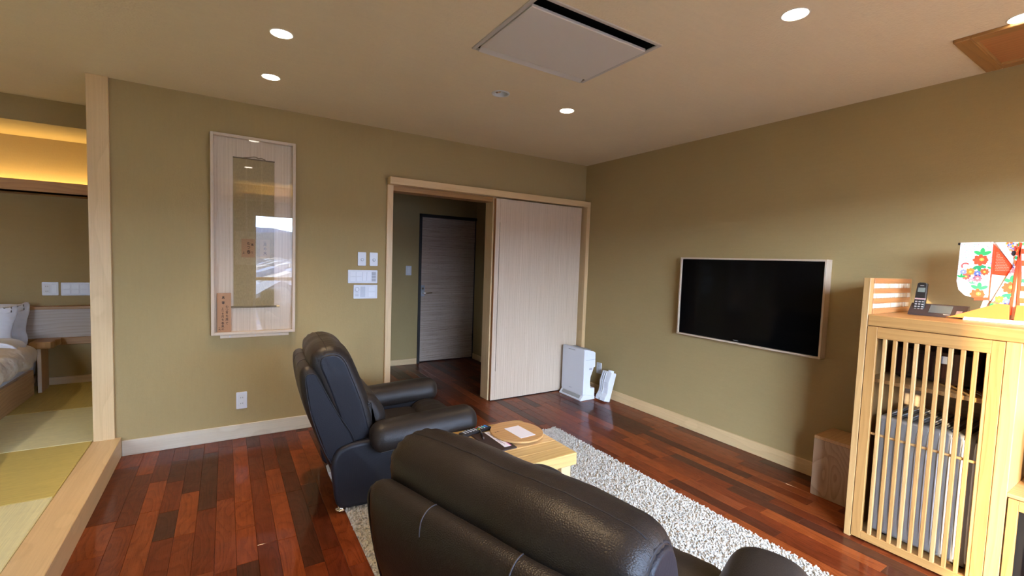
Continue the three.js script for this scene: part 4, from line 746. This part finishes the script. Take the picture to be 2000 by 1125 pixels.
  const poem2 = print(192, 384, (x, w, h) => { x.fillStyle = '#b29a74'; x.fillRect(0, 0, w, h); ink(x, G.ichi, 60, 20, 1); ink(x, G.tsuki, 62, 70, 1.1); ink(x, G.no, 62, 160, 1.1); ink(x, G.dai, 60, 250, 1.2); });
  part('poem_sheet', fitUV(span(-3.205, -3.140, 1.372, 1.510, 0.0112, 0.0120, 0.0002), 'x', 'y'), std({ map: poem2, roughness: 0.7 }), s);
  part('roller', cyl(0.0075, 0.0075, 0.30, 18).rotateZ(Math.PI / 2).translate((u0 + u1) / 2, 1.002, 0.0155), std({ color: lin(0.18, 0.14, 0.08), roughness: 0.6 }), s);
  for (const e of [-1, 1]) part('roller_knob', cyl(0.008, 0.008, 0.022, 20).rotateZ(Math.PI / 2).translate((u0 + u1) / 2 + e * 0.160, 1.002, 0.0155), M.brass, s, 'gold roller end');
  part('top_rod', cyl(0.0045, 0.0045, 0.27, 14).rotateZ(Math.PI / 2).translate((u0 + u1) / 2, 2.098, 0.012), std({ color: lin(0.16, 0.12, 0.07), roughness: 0.6 }), s);
  part('hanging_cord', tube([[-3.315, 2.100, 0.0135], [-3.28, 2.108, 0.014], [-3.235, 2.117, 0.0145], [-3.215, 2.108, 0.016], [-3.20, 2.113, 0.0145], [-3.17, 2.104, 0.0135]], 0.0035, 30, 6), std({ color: lin(0.22, 0.17, 0.10), roughness: 0.8 }), s);
  part('hanging_tape', join([span(-3.30, -3.288, 1.55, 2.098, 0.0108, 0.0114, 0.0002), span(-3.20, -3.188, 1.55, 2.098, 0.0108, 0.0114, 0.0002)]), silk2, s);
  // small lettered plaque
  const pl = print(256, 800, (x, w, h) => {
    x.fillStyle = '#b98a63'; x.fillRect(0, 0, w, h); for (let i = 0; i < 160; i++) { x.fillStyle = i % 2 ? 'rgba(150,104,70,0.25)' : 'rgba(205,160,122,0.25)'; x.fillRect((i * 61) % w, 0, 3, h); }
    ink(x, G.ma, 82, 60, 0.95, 8); ink(x, G.fude, 82, 165, 0.95, 8);
    [['mu', 250], ['tsu', 310], ['gen', 365], ['wo', 440], ['i', 510], ['te', 590]].forEach(([g, y]) => ink(x, G[g], 148, y, 0.95));
    [['yo', 290], ['ri', 345], ['so', 400], ['tsuki', 455], ['wo', 520], ['haru', 590], ['kaze', 655], ['no', 715]].forEach(([g, y]) => ink(x, G[g], 74, y, 0.85));
    ink(x, G.ichi, 22, 680, 0.6); ink(x, G.dai, 20, 720, 0.7);
  });
  const plaque = single('wooden_plaque', fitUV(span(-3.479, -3.392, 0.8205, 1.107, 0.018, 0.026, 0.001), 'x', 'y'), std({ map: pl, roughness: 0.6 }), 'small brown wooden plaque with brush writing in the lower left of the case', 'plaque');
  part('prop', span(-3.45, -3.42, 0.8205, 0.98, 0.0075, 0.018, 0.001), M.pale, plaque);
}
{
  // switch plates and sockets: x/y corners on the wall
  const base = (name, label, cat, group) => thing(name, label, cat, [0, 0, 0], 0, group);
  const plate = (o, x0, x1, y0, y1, z, d = 0.009) => part('plate', prism(roundRect(x0, x1, y0, y1, 0.006), d, 'xy', 0.0025).translate(0, 0, z + d / 2), M.plate, o);
  const dial = (label, x0, x1) => { const o = base('dimmer_plate', label, 'switch', 'round switches above the switch panels'); plate(o, x0, x1, 1.329, 1.444, 0); part('ring', new THREE.TorusGeometry(0.011, 0.0022, 10, 28).translate((x0 + x1) / 2 + 0.002, 1.380, 0.0095), M.plateGrey, o); part('button', lathe([[0, 0.009], [0.0085, 0.009], [0.0085, 0.0125], [0.006, 0.0135], [0, 0.0135]], 24).rotateX(Math.PI / 2).translate((x0 + x1) / 2 + 0.002, 1.380, 0), M.white, o); };
  dial('small white switch plate with a round button, left of the upper two by the doorway', -2.484, -2.416); dial('small white switch plate with a round button, right of the upper two by the doorway', -2.386, -2.317);
  const key = (o, x0, x1, y0, y1, z, m = M.white) => part('rocker', span(x0, x1, y0, y1, z, z + 0.003, 0.0012), m, o);
  let o = base('switch_panel', 'wide white three-gang switch panel in the middle row left of the doorway', 'switch'); plate(o, -2.563, -2.318, 1.181, 1.293, 0);
  for (const [a, b] of [[-2.546, -2.502], [-2.496, -2.452]]) for (const [c, d] of [[1.196, 1.235], [1.239, 1.278]]) key(o, a + (b - a) * 0.0, b, c, d, 0.0085);
  for (const [a, b] of [[-2.444, -2.412], [-2.408, -2.376]]) key(o, a, b, 1.200, 1.274, 0.0085);
  for (let i = 0; i < 3; i++) key(o, -2.366, -2.332, 1.197 + i * 0.028, 1.221 + i * 0.028, 0.0085, M.plateGrey);
  o = base('control_panel', 'white two-gang control panel with a timer, lowest of the plates by the doorway', 'switch'); plate(o, -2.517, -2.317, 1.049, 1.167, 0);
  part('timer_dial', new THREE.TorusGeometry(0.018, 0.0015, 8, 24).translate(-2.489, 1.128, 0.0095), M.plateGrey, o); part('timer_knob', cyl(0.012, 0.013, 0.008, 24).rotateX(Math.PI / 2).translate(-2.489, 1.128, 0.0125), M.white, o);
  for (const y of [1.072, 1.084, 1.096]) part('mark', span(-2.504, -2.474, y, y + 0.004, 0.0085, 0.0096, 0), M.plateGrey, o);
  key(o, -2.460, -2.420, 1.063, 1.153, 0.0085, std({ color: lin(0.55, 0.58, 0.64), roughness: 0.35 })); for (const [c, d] of [[1.063, 1.105], [1.110, 1.153]]) key(o, -2.395, -2.340, c, d, 0.0085);
  const slots = (o, cx, cy, z, ax) => { for (const y of [cy - 0.022, cy + 0.022]) for (const e of [-0.0064, 0.0064]) part('slot', ax === 'x' ? span(cx + e - 0.0012, cx + e + 0.0012, y - 0.005, y + 0.005, z, z + 0.0006, 0) : span(z - 0.0006, z, y - 0.005, y + 0.005, cx + e - 0.0012, cx + e + 0.0012, 0), M.blackMatt, o); };
  o = base('wall_socket', 'white double wall socket low on the back wall left of the chairs', 'socket'); plate(o, -3.362, -3.290, 0.226, 0.354, 0); part('insert', span(-3.347, -3.305, 0.245, 0.335, 0.0085, 0.0105, 0.001), M.whiteMatt, o); slots(o, -3.326, 0.290, 0.0102, 'x');
  o = base('wall_outlet', 'white outlet plate on the right wall between air purifier and leaning tank', 'socket'); part('plate', prism(roundRect(0.312, 0.384, 0.225, 0.345, 0.006), 0.009, 'zy', 0.0025).translate(-0.0045, 0, 0), M.plate, o); part('insert', span(-0.0105, -0.0085, 0.245, 0.325, 0.327, 0.369, 0.001), M.whiteMatt, o); slots(o, 0.348, 0.285, -0.0102, 'z');
  o = base('hall_switch', 'small white switch plate on the hall wall left of the entrance door', 'switch'); { const g = part('plate', prism(roundRect(-1.452, -1.376, 1.178, 1.302, 0.006), 0.009, 'xy', 0.0025).translate(0, 0, -1.7755), M.plate, o); key(o, -1.433, -1.395, 1.20, 1.28, -1.7715); }
  o = base('bedside_socket', 'white bedside plate with socket and switch above the headboard, left of two', 'socket'); plate(o, -4.829, -4.720, 0.955, 1.077, -1.78); part('insert', span(-4.817, -4.775, 0.975, 1.057, -1.7715, -1.7695, 0.001), M.whiteMatt, o); slots(o, -4.796, 1.016, -1.7697, 'x'); key(o, -4.765, -4.732, 0.975, 1.057, -1.7715);
  o = base('bedside_switches', 'wide white bedside switch panel above the headboard, next to the post', 'switch'); plate(o, -4.704, -4.500, 0.953, 1.074, -1.78); for (const [a, b] of [[-4.690, -4.640], [-4.630, -4.580], [-4.570, -4.515]]) for (const [c, d] of [[0.970, 1.010], [1.016, 1.058]]) key(o, a, b, c, d, -1.7715);
}

// ---------------------------------------------------------------- bedroom on the left
{
  const Y = 0.131;
  const hb = thing('headboard', 'long wooden headboard with a grey centre panel behind the bed', 'headboard');
  part('cap_board', span(-7.0, -4.20, 0.835, 0.862, -1.778, -1.692, 0.003, 'x'), M.hinoki, hb); part('centre_panel', span(-7.0, -4.20, 0.575, 0.835, -1.778, -1.715, 0.002, 'x'), M.greyWood, hb); part('lower_rail', span(-7.0, -4.20, 0.508, 0.575, -1.778, -1.700, 0.003, 'x'), M.hinoki, hb);
  const ns = thing('bedside_shelf', 'small live-edge wooden bedside shelf on a plank leg beside the bed', 'bedside table');
  part('leg', span(-4.803, -4.778, Y, 0.520, -1.69, -1.50, 0.002, 'y'), M.bedWood, ns); part('leg_edge', span(-4.803, -4.778, Y, 0.520, -1.50, -1.496, 0.001, 'y'), M.pale, ns);
  part('slab', prism([[-4.842, -1.69], [-4.842, -1.462], [-4.82, -1.455], [-4.79, -1.448], [-4.742, -1.452], [-4.705, -1.447], [-4.688, -1.49], [-4.70, -1.55], [-4.682, -1.62], [-4.69, -1.69]], 0.06, 'xz', 0.008, 'x').translate(0, 0.5505, 0), M.hinoki, ns);
  const bed = thing('bed', 'low wooden bed with white bedding on the tatami, cut by the left edge', 'bed');
  part('side_rail', span(-4.845, -4.815, Y, 0.345, -1.455, 0.62, 0.003, 'z'), M.bedWood, bed); part('side_rail', span(-6.20, -6.17, Y, 0.345, -1.455, 0.62, 0.003, 'z'), M.bedWood, bed); part('foot_rail', span(-6.17, -4.845, Y, 0.345, 0.59, 0.62, 0.003, 'x'), M.bedWood, bed); part('slat_base', span(-6.17, -4.846, 0.20, 0.25, -1.65, 0.59, 0), M.bedWood, bed);
  const wn = noise2(64, 64, 971);
  const soft = (a, b, t) => 0.018 * (wn(a * 9 + 3, t * 7 + 5) - 0.5) + 0.01 * (wn(b * 25 + 8, t * 18 + 2) - 0.5);
  part('mattress', pad([[-6.16, 0.252], [-4.87, 0.252], [-4.85, 0.28], [-4.85, 0.45], [-4.875, 0.485], [-6.14, 0.485], [-6.16, 0.46]], 1.12, 0.04, { n: 80, mid: 14, place: (a, b, t) => [a, b, t - 0.53], wrinkle: (a, b, t) => 0.4 * soft(a, b, t) }), M.linen, bed);
  const dv = thing('duvet', 'cream white duvet folded over the bed and hanging at its edge', 'duvet');
  part('cover', pad([[-6.24, 0.40], [-6.2, 0.40], [-6.12, 0.51], [-4.93, 0.512], [-4.83, 0.50], [-4.80, 0.445], [-4.762, 0.43], [-4.742, 0.48], [-4.755, 0.555], [-4.83, 0.60], [-5.0, 0.63], [-5.6, 0.645], [-6.1, 0.62], [-6.24, 0.54]], 0.98, 0.05, { n: 150, mid: 50, place: (a, b, t) => [a, b, t - 0.36], wrinkle: (a, b, t) => 1.5 * soft(a, b, t) + 0.012 * Math.exp(-(((t + 0.78 - 0.1 * (b - 0.5)) / 0.05) ** 2)) }), M.duvet, dv);
  part('fold_hem', pad([[-6.1, 0.625], [-5.0, 0.635], [-4.85, 0.60], [-4.80, 0.575], [-4.83, 0.62], [-5.0, 0.66], [-5.6, 0.672], [-6.1, 0.65]], 0.11, 0.012, { n: 90, mid: 6, place: (a, b, t) => [a, b, t - 1.16], wrinkle: soft }), M.linen, dv);
  const pil = (label, cx, lean, z) => { const p = thing('pillow', label, 'pillow', [cx, 0.695, z]); p.rotation.x = lean; const g = pad([[-0.34, -0.20], [0, -0.205], [0.34, -0.20], [0.355, 0], [0.36, 0.22], [0.30, 0.205], [0, 0.20], [-0.30, 0.205], [-0.36, 0.22], [-0.355, 0]], 0.075, 0.07, { n: 96, mid: 4, puff: 0.0, wrinkle: (a, b, t) => soft(a * 1.4, b, t) }); const q = g.attributes.position; for (let i = 0; i < q.count; i++) { const u = Math.max(Math.abs(q.getX(i)) / 0.36, Math.abs(q.getY(i)) / 0.21); q.setZ(i, q.getZ(i) * (0.25 + 0.95 * Math.sqrt(Math.max(0, 1 - Math.min(1, u) ** 2.2)))); } g.computeVertexNormals(); part('case', g, M.linen, p); };
  pil('white pillow standing upright against the headboard, rear of the two', -5.245, -0.16, -1.60); pil('white pillow leaning in front of the other pillow on the bed', -5.28, -0.42, -1.41);
}

// ---------------------------------------------------------------- outside the window: balcony, town in the valley, hills
{
  struct('balcony_floor', span(-7.12, 0.6, -0.16, -0.03, ZW + 0.16, 6.35, 0), std({ color: lin(0.10, 0.095, 0.09), roughness: 0.8 }));
  const rail = thing('balcony_railing', 'brown balcony railing outside the window, mirrored in the scroll case glass', 'railing');
  part('top_rail', span(-7, 0.6, 0.865, 0.930, 6.10, 6.17, 0.004, 'x'), M.bedWood, rail); part('lower_rail', span(-7, 0.6, 0.10, 0.14, 6.115, 6.155, 0.003, 'x'), M.bedWood, rail);
  for (let i = 0; i < 9; i++) part('post', span(-6.84 + i * 0.9 + 1.0 - 0.02 - 0.4 * 0.15, -6.84 + i * 0.9 + 1.0 + 0.02 - 0.06, -0.03, 0.865, 6.115, 6.155, 0.003, 'y'), M.darkFrame, rail);
  struct('ground_outside', span(-1500, 1500, -12.5, -11.9, 7, 2600, 0), std({ color: lin(0.07, 0.065, 0.05), roughness: 1 }));
  const hill = (z, h, seed, col, base) => { // a ridge with thickness
    const n = noise2(64, 64, seed), pos = [], idx = [], W = 120, D = 14;
    for (let j = 0; j <= D; j++) for (let i = 0; i <= W; i++) { const x = lerp(-z * 1.5, z * 1.5, i / W), t = j / D, prof = Math.sin(Math.PI * Math.min(1, t * 0.55 + 0.02)); const y = -12 + prof * h * (0.55 + 0.55 * n(i * 0.13 + 3, 1.5) + 0.22 * n(i * 0.5, 4.2)) + prof * base * n(i * 1.7, j * 0.9); pos.push(x, y, z + t * z * 0.45); }
    for (let j = 0; j < D; j++) for (let i = 0; i < W; i++) { const a = j * (W + 1) + i; idx.push(a, a + W + 1, a + 1, a + 1, a + W + 1, a + W + 2); }
    const g = new THREE.BufferGeometry(); g.setAttribute('position', new THREE.Float32BufferAttribute(pos, 3)); g.setIndex(idx); g.computeVertexNormals();
    struct('hills', g, std({ color: col, roughness: 1, side: THREE.DoubleSide }));
  };
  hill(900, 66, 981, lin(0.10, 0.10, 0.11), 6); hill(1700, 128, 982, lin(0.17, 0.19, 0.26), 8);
  // the town: far too many little houses to count, seen only as a reflection
  const r = rng(991), list = [], col = [lin(0.75, 0.75, 0.75), lin(0.55, 0.53, 0.5), lin(0.3, 0.34, 0.42), lin(0.62, 0.52, 0.42), lin(0.2, 0.2, 0.22)];
  const tint = (g, c) => { const a = new Float32Array(g.attributes.position.count * 3); for (let i = 0; i < a.length; i += 3) c.toArray(a, i); g.setAttribute('color', new THREE.BufferAttribute(a, 3)); return g; };
  for (let i = 0; i < 1100; i++) {
    const z = 60 + 640 * Math.pow(r(), 1.4), x = (r() - 0.5) * z * 1.9, w = 7 + r() * 8, d = 7 + r() * 7, h = 4 + r() * 4;
    const b = tint(new THREE.BoxGeometry(w, h, d).translate(x, -12 + h / 2, z).toNonIndexed(), col[Math.floor(r() * 4)]);
    const roof = tint(prism([[-w / 2 - 0.4, 0], [w / 2 + 0.4, 0], [0, 1.6 + r()]], d + 0.8, 'xy', 0).translate(x, -12 + h, z), col[Math.floor(r() * 5)]);
    for (const g of [b, roof]) { g.deleteAttribute('uv'); list.push(g); }
  }
  const town = new THREE.Mesh(mergeGeometries(list), std({ vertexColors: true, roughness: 0.6 })); town.name = 'distant_town'; town.castShadow = town.receiveShadow = true; town.userData = { kind: 'stuff', label: 'small houses of the town in the valley outside', category: 'town' }; scene.add(town);
}

renderer.render(scene, camera);
